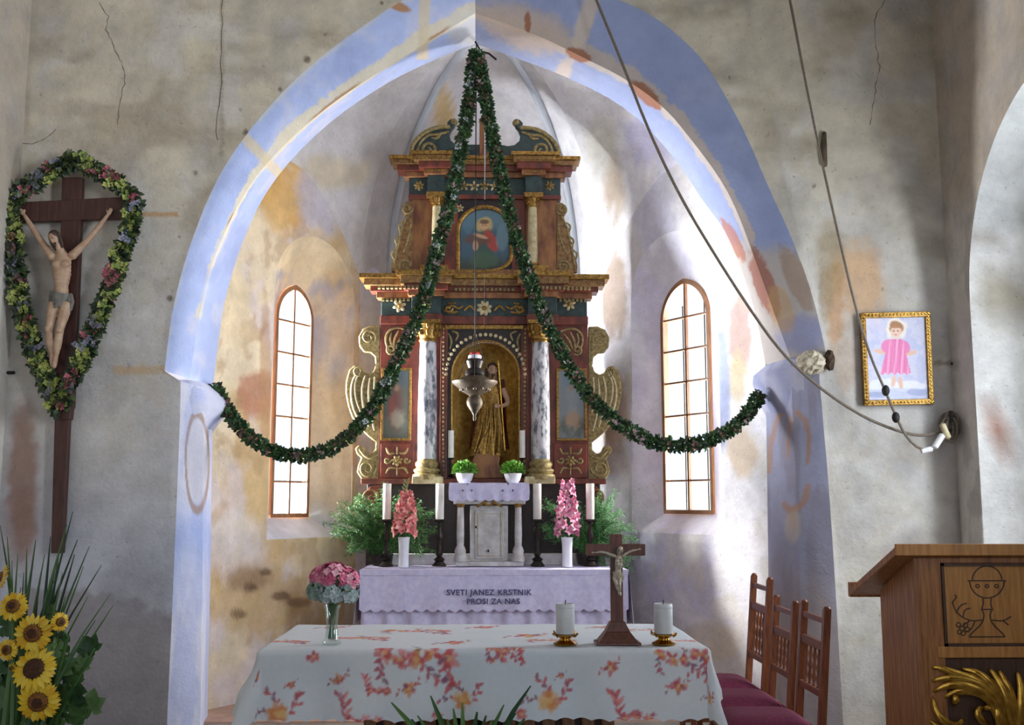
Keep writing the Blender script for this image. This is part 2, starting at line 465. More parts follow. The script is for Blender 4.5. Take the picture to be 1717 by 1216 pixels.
c = mixc(c, (140, 132, 134), .75 * sst(0, 14, v - (985 + .0016 * (u - 150) ** 2 * 0 + (u > 150) * (u - 150) * .28 + (mess - .5) * 60)) * (u < 300) * (u > 40))
c = st(1440, 470, 44, 62, (204, 164, 122), .8); c = st(1400, 520, 16, 80, (190, 138, 84), .7); c = st(1392, 440, 22, 70, (172, 152, 118), .6)
c = st(1420, 600, 20, 60, (178, 150, 124), .5)
c = st(1560, 930, 90, 40, (168, 158, 150), .5)
c = st(1660, 505, 60, 40, (140, 128, 104), .6)
c = st(235, 990, 70, 60, (150, 150, 156), .4)
for px, y0_, y1_, wd, col, al in ((372, 0, 262, 3, (140, 124, 104), .45), (205, 358, 362, 1, (1, 1, 1), 0)):
    inside = (v > y0_ - 30) & (v < y1_)
    c = mixc(c, col, al * inside * (1 - sst(wd * .5, wd * 1.3, np.abs(u - px + (n3 - .5) * 6))))
for x0_, x1_, y_, h_, col in ((200, 300, 359, 4, (190, 148, 102)), (192, 278, 621, 7, (196, 168, 130)), (1565, 1640, 609, 4, (150, 132, 112))):
    c = mixc(c, col, .8 * (u > x0_) * (u < x1_) * (1 - sst(h_ * .6, h_ * 1.4, np.abs(v - y_ + (n3 - .5) * 4))))
for px, py, rr in ((328, 290, 8), (300, 397, 4), (212, 307, 4), (402, 183, 4), (70, 160, 4), (40, 35, 4), (1223, 130, 4), (1286, 227, 4), (1365, 312, 5), (640, 5, 5), (545, 58, 4), (1480, 485, 4), (285, 500, 10), (470, 150, 8), (515, 100, 10), (412, 222, 9)):
    c = st(px, py, rr * .55, rr * .55, (98, 78, 62), .8, .4)
c = st(1385, 500, 12, 50, (168, 146, 116), .6)
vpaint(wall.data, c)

# --- painted chamfer, soffit, pillars
def band(name, A, B, nt_, mat, seed, bow=0.0, painter=None):
    mb = MB(); n = len(A)
    def fn(a, b):
        i = a * (n - 1); k = min(int(i), n - 2); f = i - k
        p = A[k].lerp(A[k + 1], f).lerp(B[k].lerp(B[k + 1], f), b)
        return p
    mb.grid(fn, n - 1, nt_)
    me = mb.mesh(name)
    q = coords(me); wg = np.array([math.sin(PI * j / nt_) for j in range(nt_ + 1) for i in range(n)])
    q2 = q.copy(); q2[:, 1] += ((fbm(q, 2.2, seed) - .5) * .035 - bow) * wg
    me.vertices.foreach_set('co', q2.ravel()); me.update()
    uu, vv = px_of(q)
    s_ = np.array([i / (n - 1) for j in range(nt_ + 1) for i in range(n)]); t_ = np.array([j / nt_ for j in range(nt_ + 1) for i in range(n)])
    vpaint(me, painter(q, uu, vv, s_, t_))
    o = place(me, name, mat); o['kind'] = 'structure'
    return o
BLUE = (176, 190, 232)
def paint_arch(side, soff):
    def f(q, u, v, s, t):
        m1, m2 = fbm(q, 5, 50 + soff), fbm(q, 16, 60 + soff, 3); m3 = fbm(q, 45, 66 + soff, 2); ms = m1 * .4 + m2 * .35 + m3 * .25
        c = np.tile(np.array(lin(BLUE)), (len(q), 1))
        c = mixc(c, (206, 206, 226), .6 * sst(.5, .68, m1)); c = mixc(c, (158, 170, 214), .6 * sst(.52, .7, fbm(q, 3, 71)))
        edge = t if not soff else 1 - t          # 1 on the crease
        if side < 0:
            wv = .08 + .12 * sst(.3, .55, s)
            cr = sst(1 - wv * 1.35, 1 - wv, edge + (ms - .5) * .4) if soff == 0 else sst(.86, .91, edge + (ms - .5) * .35)
            c = mixc(c, (226, 214, 188), .9 * cr * (s > .12) * (.35 + .65 * sst(.35, .6, fbm(q, 3.4, 77) + .12)))
            if soff == 0:
                for s0, s1 in ((.58, .73), (.30, .36), (.86, .95)):
                    c = mixc(c, (176, 128, 88), .85 * sst(s0, s0 + .03, s) * (1 - sst(s1 - .03, s1, s)) * sst(.93, .97, edge + (ms - .5) * .12) )
                c = mixc(c, (206, 206, 200), .6 * (1 - sst(.05, .14, t + (ms - .5) * .2)) * sst(.4, .6, fbm(q, 4, 81)))
            for px, py, dx in ((440, 262, 9), (712, 30, 10)):
                d = np.abs((u - px) * .72 + (v - py) * -.69) if px < 600 else np.abs(u - px - (v - 20) * -.05)
                c = mixc(c, (216, 200, 170), .85 * (1 - sst(dx * .6, dx * 1.3, d + (ms - .5) * 8)) * (np.abs(u - px) < 60) * (np.abs(v - py) < 70))
            if soff == 0:
                c = stamp(c, u, v, 665, 10, 26, 8, (176, 126, 66), .9, ms, .2, .4)
            c = stamp(c, u, v, 785, 45, 34, 34, (212, 208, 200), .7, ms)
        else:
            c = mixc(c, (136, 146, 180), np.full(len(q), .8))  # shade of the right flank put into the colour: darker, greyer blue
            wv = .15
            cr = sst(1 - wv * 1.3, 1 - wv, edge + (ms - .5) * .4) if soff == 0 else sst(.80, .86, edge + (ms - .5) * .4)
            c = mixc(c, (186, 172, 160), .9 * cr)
            c = stamp(c, u, v, 880, 48, 80, 34, (190, 172, 158), .85, ms, .3, .35)
            c = stamp(c, u, v, 980, 40, 14, 60, (200, 184, 168), .85, ms, .3, .3)
            c = stamp(c, u, v, 945, 120, 14, 26, (198, 180, 162), .8, ms, .3, .4)
            for px, py, rx, ry, r in ((1082, 158, 36, 11, .72), (970, 92, 24, 10, .4), (885, 38, 6, 16, 0)):
                c = stamp(c, u, v, px, py, rx, ry, (150, 96, 66), .9, ms, .12, r)
            lost = sst(395, 425, v + (ms - .5) * 60 + (u - 1250) * -.1)      # paint lost above the springing
            c = mixc(c, (178, 168, 158), .9 * lost)
            c = stamp(c, u, v, 1282, 480, 16, 60, (150, 92, 76), .85, ms, .15, -.35)
            c = stamp(c, u, v, 1228, 400, 10, 40, (160, 100, 76), .8, ms, .15, -.5)
            c = stamp(c, u, v, 1335, 470, 18, 60, (150, 120, 96), .6, ms, .15, -.4)
            c = stamp(c, u, v, 1345, 560, 40, 34, (140, 144, 180), .8, ms)
            c = stamp(c, u, v, 1310, 520, 20, 40, (186, 150, 104), .6, ms, .15, -.3)
        return c
    return f
band('trim_1', oL, cL, 34, PAINT, 5, .02, paint_arch(-1, 0))
band('trim_2', cL, iL, 26, PAINT, 6, .0, paint_arch(-1, 1))
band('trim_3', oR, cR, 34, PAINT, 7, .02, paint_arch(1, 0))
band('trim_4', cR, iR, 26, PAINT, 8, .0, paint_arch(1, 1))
def paint_pillar(side):
    def f(q, u, v, s, t):
        m1, m2 = fbm(q, 5, 90), fbm(q, 16, 95, 3); ms = m1 * .5 + m2 * .5
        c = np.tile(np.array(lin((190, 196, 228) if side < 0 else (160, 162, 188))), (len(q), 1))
        if side < 0:
            c = mixc(c, (218, 218, 232), .8 * sst(.45, .6, fbm(q * np.array([3, 3, .6]), 3, 91)))
            c = mixc(c, (150, 170, 224), .7 * np.exp(-((v - 900) / 55) ** 2))
            e = np.sqrt(((u - 331) / 19) ** 2 + ((v - 775) / 82) ** 2) + (ms - .5) * .12
            c = mixc(c, (158, 130, 112), .8 * (1 - sst(.06, .13, np.abs(e - 1))))
            c = mixc(c, (206, 202, 206), .6 * (1 - sst(.8, .95, e)))
        else:
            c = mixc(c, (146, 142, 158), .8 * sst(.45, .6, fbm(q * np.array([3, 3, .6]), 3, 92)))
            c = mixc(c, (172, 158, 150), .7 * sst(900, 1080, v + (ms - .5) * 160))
            for line, w0 in ((((1314, 682), (1300, 710), (1292, 750), (1290, 790)), 5), (((1336, 692), (1350, 706), (1357, 735), (1354, 775)), 5), (((1326, 700), (1322, 730), (1320, 765)), 3), (((1354, 815), (1350, 838), (1338, 852), (1322, 856), (1316, 846)), 6), (((1328, 856), (1330, 880)), 5)):
                dm = np.full(len(q), 1e9)
                for (x0, y0), (x1, y1) in zip(line, line[1:]):
                    L2 = (x1 - x0) ** 2 + (y1 - y0) ** 2; tt = np.clip(((u - x0) * (x1 - x0) + (v - y0) * (y1 - y0)) / L2, 0, 1)
                    dm = np.minimum(dm, np.hypot(u - x0 - tt * (x1 - x0), v - y0 - tt * (y1 - y0)))
                c = mixc(c, (176, 138, 112), .8 * (1 - sst(w0 * .6, w0 * 1.1, dm + (ms - .5) * 8)))
            c = stamp(c, u, v, 1330, 885, 14, 26, (196, 184, 166), .6, ms)
        return c
    return f
band('trim_5', poL, pcL, 22, PAINT, 15, .012, paint_pillar(-1))
band('trim_6', pcL, piL, 12, PAINT, 16, .0, paint_pillar(-1))
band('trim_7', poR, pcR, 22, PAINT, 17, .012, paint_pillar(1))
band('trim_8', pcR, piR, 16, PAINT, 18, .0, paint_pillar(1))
# moulded imposts on both pillars
def impost(name, pts, prf, col):
    """pts: three plan points (outer, crease, inner); prf: (z, offset towards the opening)"""
    mb = MB(); mb.col = lin(col); sgn = 1 if pts[0][0] < 0 else -1
    plan = [Vector((pts[0][0] - sgn * .06, YO + .06, 0)), Vector((pts[0][0], YO, 0)), Vector((pts[1][0], YC, 0)), Vector((pts[2][0], YI, 0)), Vector((pts[2][0] - sgn * .02, YI + .1, 0))]
    plan = resample(plan, 14)
    rows = []
    for z, off in prf:
        row = []
        for k, p in enumerate(plan):
            a = plan[max(k - 1, 0)]; b = plan[min(k + 1, len(plan) - 1)]
            t = (b - a).normalized(); nr = Vector((t.y, -t.x, 0)) if sgn > 0 else Vector((-t.y, t.x, 0))
            if nr.x * sgn < 0 and nr.y > 0: nr = -nr
            w = sst(1, 10, np.array([k]))[0]
            row.append(Vector((p.x, p.y, z)) + nr * off * w)
        rows.append(row)
    mb.grid(lambda a, b: rows[round(b * (len(rows) - 1))][round(a * (len(plan) - 1))], len(plan) - 1, len(rows) - 1)
    top = [r for r in rows[-1]]
    n = len(top); back = [Vector((p.x - sgn * .45, p.y, p.z)) for p in top]
    mb.add(top + back, [(i, i + 1, n + i + 1, n + i) for i in range(n - 1)])
    bot = rows[0]; back = [Vector((p.x - sgn * .45, p.y, p.z)) for p in bot]
    mb.add(bot + back, [(i + 1, i, n + i, n + i + 1) for i in range(n - 1)])
    me = mb.mesh(name); q = coords(me)
    cc_ = np.tile(np.array(lin(col)), (len(q), 1)); cc_ = mixc(cc_, (208, 206, 216), .5 * sst(.45, .6, fbm(q, 9, 99)))
    vpaint(me, cc_)
    o = place(me, name, PAINT); o['kind'] = 'structure'
    return o
zi = [P(340, y, YC).z for y in (718, 700, 684, 668, 655, 640)]
impost('trim_9', (poL[8], pcL[8], piL[8]), list(zip(zi, (.0, .05, .115, .125, .075, -.01))), (178, 186, 222))
zi = [P(1325, y, YC).z for y in (690, 672, 655, 632, 618, 598)]
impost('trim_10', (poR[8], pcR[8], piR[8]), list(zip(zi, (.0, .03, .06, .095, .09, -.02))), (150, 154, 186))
# chancel side of the arch wall, seen only from inside but it keeps the light out
outl_i = [(p.x, p.z) for p in piL[::-1]] + [(p.x, p.z) for p in iL] + [(p.x, p.z) for p in iR[::-1][1:]] + [(p.x, p.z) for p in piR]
a0 = math.atan2(outl_i[0][1] - cc[1], outl_i[0][0] - cc[0]) + 2 * PI; a1 = math.atan2(outl_i[-1][1] - cc[1], outl_i[-1][0] - cc[0])
ob = sheet('wall_chancel_front', outl_i, [(XL, -2), (XR, -2), (XR, ZT), (XL, ZT)], cc, lambda x, z: Vector((x, YI, z)), PLASTER,
           [a1 + (a0 - a1) * i / 200 for i in range(201)], m=6, closed=False, relief=0)
vpaint(ob.data, np.tile(np.array(lin((204, 198, 190))), (len(ob.data.vertices), 1)))

# --- apse: polygon of walls, two of them with a window, and a groined vault
A_, B_, C_ = (-2.27, 8.15), (-1.22, 10.0), (-1.0, 10.5)
A2, B2, C2 = (2.27, 8.15), (1.13, 10.0), (0.93, 10.5)
ZS, OV = 3.72, Vector((-0.02, 8.95, 5.8))
def lun(zl): return lambda t: ZS + (zl - ZS) * (1 - abs(2 * t - 1) ** 1.8)
def paint_apse(side):
    def f(q):
        u, v = px_of(q); m1, m2 = fbm(q, 3, 110), fbm(q, 13, 120, 3); ms = m1 * .45 + m2 * .55
        if side < 0:
            c = np.tile(np.array(lin((224, 208, 180))), (len(q), 1))
            c = mixc(c, (206, 172, 116), .75 * sst(.48, .62, fbm(q, 1.9, 131)))
            c = mixc(c, (214, 202, 206), .7 * sst(.52, .64, fbm(q, 2.6, 141)))
            c = mixc(c, (186, 156, 120), .6 * sst(.56, .66, fbm(q, 5, 151)))
            for px, py, rx, ry, col, al in ((430, 660, 30, 40, (176, 118, 92), .8), (445, 620, 10, 130, (170, 130, 96), .6), (480, 330, 40, 60, (216, 170, 96), .8), (395, 520, 26, 60, (222, 202, 168), .6),
                                            (540, 330, 40, 60, (196, 192, 206), .8), (430, 1010, 90, 60, (198, 168, 118), .8), (410, 970, 40, 20, (140, 108, 80), .6), (470, 1000, 16, 8, (112, 84, 62), .8),
                                            (420, 985, 12, 7, (104, 78, 60), .8), (445, 960, 9, 6, (110, 84, 62), .8), (400, 1030, 16, 8, (110, 84, 60), .7), (560, 500, 8, 60, (206, 176, 128), .8),
                                            (500, 1010, 20, 8, (130, 98, 70), .7), (600, 760, 16, 30, (210, 170, 150), .5), (400, 900, 50, 40, (214, 206, 200), .6)):
                c = stamp(c, u, v, px, py, rx, ry, col, al, ms)
        else:
            c = np.tile(np.array(lin((238, 237, 244))), (len(q), 1))
            c = mixc(c, (216, 214, 238), .7 * sst(.48, .62, fbm(q, 1.9, 132)))
            c = mixc(c, (226, 222, 216), .7 * sst(.5, .62, fbm(q, 3, 142)))
            for px, py, rx, ry, col, al in ((1030, 500, 24, 70, (176, 152, 128), .8), (1020, 330, 20, 60, (164, 140, 110), .8), (1100, 340, 40, 80, (196, 194, 214), .7), (1240, 560, 22, 70, (190, 156, 138), .8),
                                            (1235, 630, 18, 40, (216, 198, 160), .8), (1212, 640, 12, 110, (164, 176, 216), .8), (1245, 760, 26, 40, (224, 196, 160), .6), (1155, 300, 40, 60, (190, 186, 186), .6),
                                            (1190, 1075, 50, 30, (222, 206, 180), .5), (1030, 700, 24, 60, (210, 180, 150), .6)):
                c = stamp(c, u, v, px, py, rx, ry, col, al, ms)
        return c
    return f
def wall_basis(p, q):
    p, q = Vector((*p, 0)), Vector((*q, 0)); t = (q - p); L = t.length; t.normalize()
    nr = Vector((-t.y, t.x, 0))
    if nr.dot(Vector((0, 8.8, 0)) - p) < 0: nr = -nr     # into the room
    return p, t, nr, L
def gothic(hw, zb, zs, zt, n=14, x0=0):
    """outline bottom-left, up, over the pointed top, down to bottom-right"""
    H = zt - zs; Rr = (hw * hw + H * H) / (2 * hw)
    out = [(x0 - hw, zb + (zs - zb) * i / 8) for i in range(8)]
    th = math.atan2(H, Rr - hw) if Rr > hw else PI / 2
    for i in range(n + 1):
        a = th * i / n; out.append((x0 - hw + Rr - Rr * math.cos(a), zs + Rr * math.sin(a)))
    rt = [(2 * x0 - x, z) for x, z in out[:-1]][::-1]
    return out + rt
def apse_window(nm, wname, p, q, side, rev_px, sash_px, top_r, spr_r, bot_r, top_s, spr_s, bot_s, zl, rows_px, label):
    P0, T, N, L = wall_basis(p, q)
    def s_of(px, d):     # along-wall parameter that shows at pixel column px, on the plane recessed by d
        lo, hi = -1.0, L + 1
        def col(s):
            w3 = P0 + T * s - N * d + Vector((0, 0, 2.6)); dd = w3 - EYE
            return 858.5 + F * dd.dot(RT) / dd.dot(FW)
        up = col(hi) > col(lo)
        for _ in range(50):
            m = (lo + hi) / 2
            if (col(m) < px) == up: lo = m
            else: hi = m
        return lo
    sr = sorted((s_of(rev_px[0], 0), s_of(rev_px[1], 0))); sc_ = sum(sr) / 2; hr = (sr[1] - sr[0]) / 2
    lo, hi = .05, .8
    for _ in range(40):
        d = (lo + hi) / 2; ss = [s_of(x, d) for x in sash_px]; mid = sum(ss) / 2
        if (mid < sc_) : lo = d
        else: hi = d
    d = max(.18, min(d, .5)); ss = sorted(s_of(x, d) for x in sash_px); hs = min((ss[1] - ss[0]) / 2, hr - .05); sm = sum(ss) / 2
    print(wname, 'reveal centre %.2f hw %.2f depth %.2f sash centre %.2f hw %.2f L %.2f' % (sc_, hr, d, sm, hs, L))
    def zat(py, s, dd):
        w3 = P0 + T * s - N * dd; return P(rev_px[0], py, w3.y).z
    R_ = gothic(hr, zat(bot_r, sc_, 0), zat(spr_r, sc_, 0), zat(top_r, sc_, 0), x0=sc_)
    S_ = gothic(hs, zat(bot_s, sm, d), zat(spr_s, sm, d), zat(top_s, sm, d), x0=sm)
    to3 = lambda s, z: P0 + T * s + Vector((0, 0, z))
    bnd = [(0, -.1), (L, -.1)] + [(L * (1 - i / 24), lun(zl)(1 - i / 24)) for i in range(25)]
    o = sheet(nm, R_, bnd, (sc_, (R_[0][1] + R_[-1][1]) / 2 + 1.2), to3, PLASTER, n=380, m=64, relief=.02, seed=4, nrm=N)
    vpaint(o.data, paint_apse(side)(coords(o.data)))
    # splayed reveal
    mb = MB(); n = len(R_); K = 8
    ring = lambda k: [(P0 + T * (R_[i][0] * (1 - k) + S_[i][0] * k) - N * d * k + Vector((0, 0, R_[i][1] * (1 - k) + S_[i][1] * k))) for i in range(n)]
    rings = [ring(k / K) for k in range(K + 1)]
    mb.grid(lambda a, b: rings[round(b * K)][round(a * (n - 1))], n - 1, K)
    sill = [rings[k][0] for k in range(K + 1)], [rings[k][-1] for k in range(K + 1)]
    mb.grid(lambda a, b: sill[1][round(b * K)].lerp(sill[0][round(b * K)], a), 10, K)
    me = mb.mesh(nm + '_reveal'); qq = coords(me)
    base = (232, 230, 240) if side > 0 else (222, 208, 190)
    cr = np.tile(np.array(lin(base)), (len(qq), 1)); mn = fbm(qq, 6, 160)
    if side < 0:
        cr = mixc(cr, (232, 214, 176), .8 * sst(3.3, 3.6, qq[:, 2] + (mn - .5) * .5)); uu, vv = px_of(qq)
        cr = mixc(cr, (178, 178, 196), .8 * (vv > 455) * (vv < 640) * sst(.4, .55, mn)); cr = mixc(cr, (200, 206, 224), .9 * (vv > 868))
    else:
        cr = mixc(cr, (214, 208, 236), .5 * sst(.45, .6, mn))
    vpaint(me, cr)
    o2 = place(me, 'window_reveal', PLASTER, o)
    # the window itself: frame, mullion, glazing bars, panes
    W = bpy.data.objects.new(wname, None); COL.objects.link(W); W.location = P0 + T * sm - N * d + Vector((0, 0, S_[0][1]))
    W['kind'] = 'structure'; W['label'] = label
    to = lambda s, z, y=0: P0 + T * s - N * (d + y) + Vector((0, 0, z))
    fr = MB(); fw_ = .035
    zb = S_[0][1]; zsp = zat(spr_s, sm, d); zt = zat(top_s, sm, d)
    I_ = gothic(hs - fw_, zb + fw_, zsp, zt - fw_ * 1.3, x0=sm)
    for y0, y1 in ((-.02, .04),):
        n = len(S_); S2 = S_ + [S_[0]]; I2 = I_ + [I_[0]]
        rr = [[to(*p, y0) for p in S2], [to(*p, y0) for p in I2], [to(*p, y1) for p in I2], [to(*p, y1) for p in S2]]
        fr.grid(lambda a, b: rr[round(b * 3)][round(a * n)], n, 3)
    fr.build('window_frame', WINW, W, smooth=False)
    mu = MB(); hw2 = .011
    bx = lambda mb_, s0, s1, z0, z1, y0=-.008, y1=.02: mb_.add([to(s, z, y) for s in (s0, s1) for y in (y0, y1) for z in (z0, z1)], [(0, 1, 3, 2), (4, 6, 7, 5), (0, 4, 5, 1), (2, 3, 7, 6), (0, 2, 6, 4), (1, 5, 7, 3)])
    bx(mu, sm - hw2, sm + hw2, zb + fw_, zt - fw_ * 1.2).build('mullion', WINW, W, smooth=False)
    zr = [zat(y, sm, d) for y in rows_px]
    hi_ = hs - fw_
    for z in zr:
        bx(MB(), sm - hi_ - .004, sm + hi_ + .004, z - .008, z + .008).build('glazing_bar', WINW, W, smooth=False)
    for k in (-.5, .5):
        mbb = MB(); mbb.tube([to(sm + k * hi_, zb + .03, .10), to(sm + k * hi_, zt - .22, .10)], .007, 6); mbb.build('iron_grille_bar', IRON, W)
    zz = [zb + fw_] + sorted(zr)
    for sg in (-1, 1):
        for k in range(len(zz) - 1):
            s0, s1 = sorted((sm + sg * hw2, sm + sg * hi_))
            bx(MB(), s0, s1, zz[k], zz[k + 1], .004, .008).build('pane', PANE, W, smooth=False)
        arc = [(x, z) for x, z in I_ if (x - sm) * sg > hw2 and z > zz[-1] + .01]
        ptl = [(sm + sg * hw2, zz[-1])] + ([(sm + sg * hi_, zz[-1])]) + (arc if sg < 0 else arc[::-1]) + [(sm + sg * hw2, zt - fw_ * 1.5)]
        nn = len(ptl); mp = MB()
        mp.add([to(*p, .004) for p in ptl] + [to(*p, .008) for p in ptl], [tuple(range(nn)), tuple(range(2 * nn - 1, nn - 1, -1))] + [(i, (i + 1) % nn, nn + (i + 1) % nn, nn + i) for i in range(nn)])
        mp.build('pane', PANE, W, smooth=False)
    return W
apse_window('wall_apse_left', 'window_1', A_, B_, -1, (455, 592), (457, 520), 398, 500, 902, 478, 536, 868, 4.6, (541, 594, 647, 700, 754, 808), 'narrow arched leaded window left of the carved altarpiece')
apse_window('wall_apse_right', 'window_2', A2, B2, 1, (1206, 1060), (1112, 1194), 390, 490, 895, 468, 536, 862, 4.6, (532, 586, 640, 696, 752, 806), 'narrow arched leaded window right of the carved altarpiece')
def flat_wall(nm, p, q, zl, side):
    P0, T, N, L = wall_basis(p, q); mb = MB(); K = 30
    mb.grid(lambda a, b: P0 + T * (L * a) + Vector((0, 0, -.1 + (lun(zl)(a) + .1) * b)), K, 40)
    me = mb.mesh(nm); o = place(me, nm, PLASTER); o['kind'] = 'structure'
    vpaint(me, paint_apse(side)(coords(me)))
def paint_back(q):
    m = fbm(q, 3, 170); c = np.tile(np.array(lin((226, 224, 226))), (len(q), 1))
    u, v = px_of(q); ms = fbm(q, 8, 171)
    c = mixc(c, (206, 206, 214), .6 * sst(.45, .6, m)); c = stamp(c, u, v, 745, 185, 14, 40, (216, 176, 92), .8, ms)
    return c
flat_wall('wall_apse_corner_left', B_, C_, 3.9, 1)
flat_wall('wall_apse_corner_right', B2, C2, 3.9, 1)
flat_wall('wall_back', C_, C2, 4.5, 1)
def severy(nm, p, q, zl, bias=1):
    mb = MB(); l_ = lun(zl)
    def fn(a, b):
        x = p[0] + (q[0] - p[0]) * a; y = p[1] + (q[1] - p[1]) * a; z = l_(a)
        h = 1 - math.cos(b * PI / 2); k = math.sin(b * PI / 2)
        return Vector((x + (OV.x - x) * h, y + (OV.y - y) * h, z + (OV.z - z) * k))
    mb.grid(fn, 24, 24); return mb
vm = MB()
for p, q, zl in ((A_, B_, 4.6), (B_, C_, 3.9), (C_, C2, 4.5), (C2, B2, 3.9), (B2, A2, 4.6), (A2, A_, 5.6)):
    s_ = severy('x', p, q, zl); vm.add(s_.v, s_.f)
me = vm.mesh('ceiling'); q = coords(me); u, v = px_of(q)
m1 = fbm(q, 3, 180); ms = fbm(q, 9, 181)
c = np.tile(np.array(lin((238, 237, 240))), (len(q), 1))
c = mixc(c, (226, 224, 230), .7 * sst(.45, .6, m1)); c = mixc(c, (206, 202, 202), .9 * (1 - sst(690, 740, u)))  # last mix paints the left vault side grey, standing in for its shade
c = stamp(c, u, v, 745, 185, 15, 42, (218, 184, 110), .8, ms); c = stamp(c, u, v, 560, 290, 60, 26, (208, 190, 150), .6, ms)
c = stamp(c, u, v, 1030, 320, 18, 60, (168, 142, 104), .7, ms); c = stamp(c, u, v, 1010, 250, 26, 50, (216, 210, 190), .6, ms); c = stamp(c, u, v, 1100, 220, 50, 60, (200, 196, 232), .7, ms)
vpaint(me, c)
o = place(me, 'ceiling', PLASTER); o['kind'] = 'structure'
# ribs along the groins
for nm, p, col in (('trim_11', C_, (206, 214, 224)), ('trim_12', C2, (206, 214, 224))):
    pts = []
    for i in range(25):
        b = i / 24; h = 1 - math.cos(b * PI / 2); k = math.sin(b * PI / 2)
        pts.append(Vector((p[0] + (OV.x - p[0]) * h, p[1] + (OV.y - p[1]) * h - .015, ZS + (OV.z - ZS) * k - .015)))
    pts = [Vector((p[0], p[1] - .015, 0))] + [Vector((p[0], p[1] - .015, ZS * i / 6)) for i in range(1, 6)] + pts
    mb = MB(); mb.tube(pts, .035, 8); me = mb.mesh(nm); vpaint(me, np.tile(np.array(lin(col)), (len(me.vertices), 1)))
    o = place(me, nm, PAINT); o['kind'] = 'structure'

# --- nave side walls, floor, ceiling
RZ = [(5.05, .0)]     # recess of the right wall in (y, z)
rec = gothic(1.1, .55, 3.0, 4.3, 16, 6.15)
wr = sheet('wall_right', rec, [(4.2, -.1), (YO, -.1), (YO, ZT), (4.2, ZT)], (6.15, 2.2), lambda y, z: Vector((XR, y, z)), PLASTER, n=240, m=36, relief=.02, seed=8, nrm=Vector((1, 0, 0)), power=1.4)
wr2 = sheet('wall_right_near', gothic(.7, 1.6, 3.6, 4.7, 12, 1.9), [(-2.5, -.1), (4.2, -.1), (4.2, ZT), (-2.5, ZT)], (1.9, 3.0), lambda y, z: Vector((XR, y, z)), PLASTER, n=100, m=12, relief=0)  # window opening added out of view to let the extra fill in
def paint_side(q, seed):
    n1, n2 = fbm(q, 1.5, seed), fbm(q, 6, seed + 5); c = np.tile(np.array(lin((210, 204, 196))), (len(q), 1))
    c = mixc(c, (176, 160, 140), .8 * sst(2.7, 4.3, q[:, 2] + (n1 - .5) * 1.5)); c = mixc(c, (170, 164, 158), .6 * sst(.5, .62, n2))
    return c
vpaint(wr.data, paint_side(coords(wr.data), 200)); vpaint(wr2.data, paint_side(coords(wr2.data), 205))
mb = MB(); n = len(rec)
sas = gothic(.62, 1.2, 2.8, 3.8, 16, 5.95)
rr = [[Vector((XR + .5 * k, rec[i][0] * (1 - k * .25) + (sas[i][0]) * k * .25, rec[i][1] * (1 - k * .2) + sas[i][1] * k * .2)) for i in range(n)] for k in (0, .25, .5, .75, 1)]
mb.grid(lambda a, b: rr[round(b * 4)][round(a * (n - 1))], n - 1, 4)
mb.grid(lambda a, b: rr[round(b * 4)][-1].lerp(rr[round(b * 4)][0], a), 6, 4)
me = mb.mesh('recess_reveal'); q = coords(me); u, v = px_of(q); ms = fbm(q, 7, 210)
c = np.tile(np.array(lin((232, 230, 226))), (len(q), 1)); c = mixc(c, (204, 206, 204), .8 * (v < 400)); c = stamp(c, u, v, 1690, 510, 50, 60, (158, 146, 118), .7, ms)
c = stamp(c, u, v, 1678, 722, 9, 16, (170, 120, 96), .9, ms); c = mixc(c, (176, 166, 156), .7 * (np.abs(v - 388) < 12) * (ms > .4))
vpaint(me, c); o2 = place(me, 'recess_reveal', PLASTER, wr)
# back of the recess with its window opening
s2 = sheet('wall_recess_back', sas, [(p.y, p.z) for p in rr[-1]], (5.95, 2.4), lambda y, z: Vector((XR + .5, y, z)), PLASTER, n=120, m=8, relief=0)
vpaint(s2.data, np.tile(np.array(lin((226, 224, 220))), (len(s2.data.vertices), 1)))
mb = MB(); mb.grid(lambda a, b: Vector((XL, -2.5 + (YO + 2.5) * a, ZT * b)), 80, 50); me = mb.mesh('wall_left'); vpaint(me, paint_side(coords(me), 220)); o = place(me, 'wall_left', PLASTER); o['kind'] = 'structure'
mb = MB(); mb.box(XL - .3, XR + .9, -2.5, 11, -.2, 0); o = mb.build('floor', FLOORM, smooth=False); o['kind'] = 'structure'
mb = MB(); mb.box(-2.3, 2.3, 7.95, 10.5, -.01, .012); o = mb.build('floor_chancel', REDFL, smooth=False); o['kind'] = 'structure'
mb = MB(); mb.box(XL - .1, XR + .1, -2.5, YO + .6, ZT, ZT + .1); o = mb.build('ceiling_nave', TABW, smooth=False); o['kind'] = 'structure'
# unseen rear of the nave; full-height gap added and sized to limit the sky light
for nm, b in (('wall_rear_left', (XL, -1.7, 0, ZT)), ('wall_rear_right', (1.7, XR, 0, ZT))):
    o = MB().box(b[0], b[1], -2.7, -2.5, b[2], b[3]).build(nm, TABW, smooth=False); o['kind'] = 'structure'
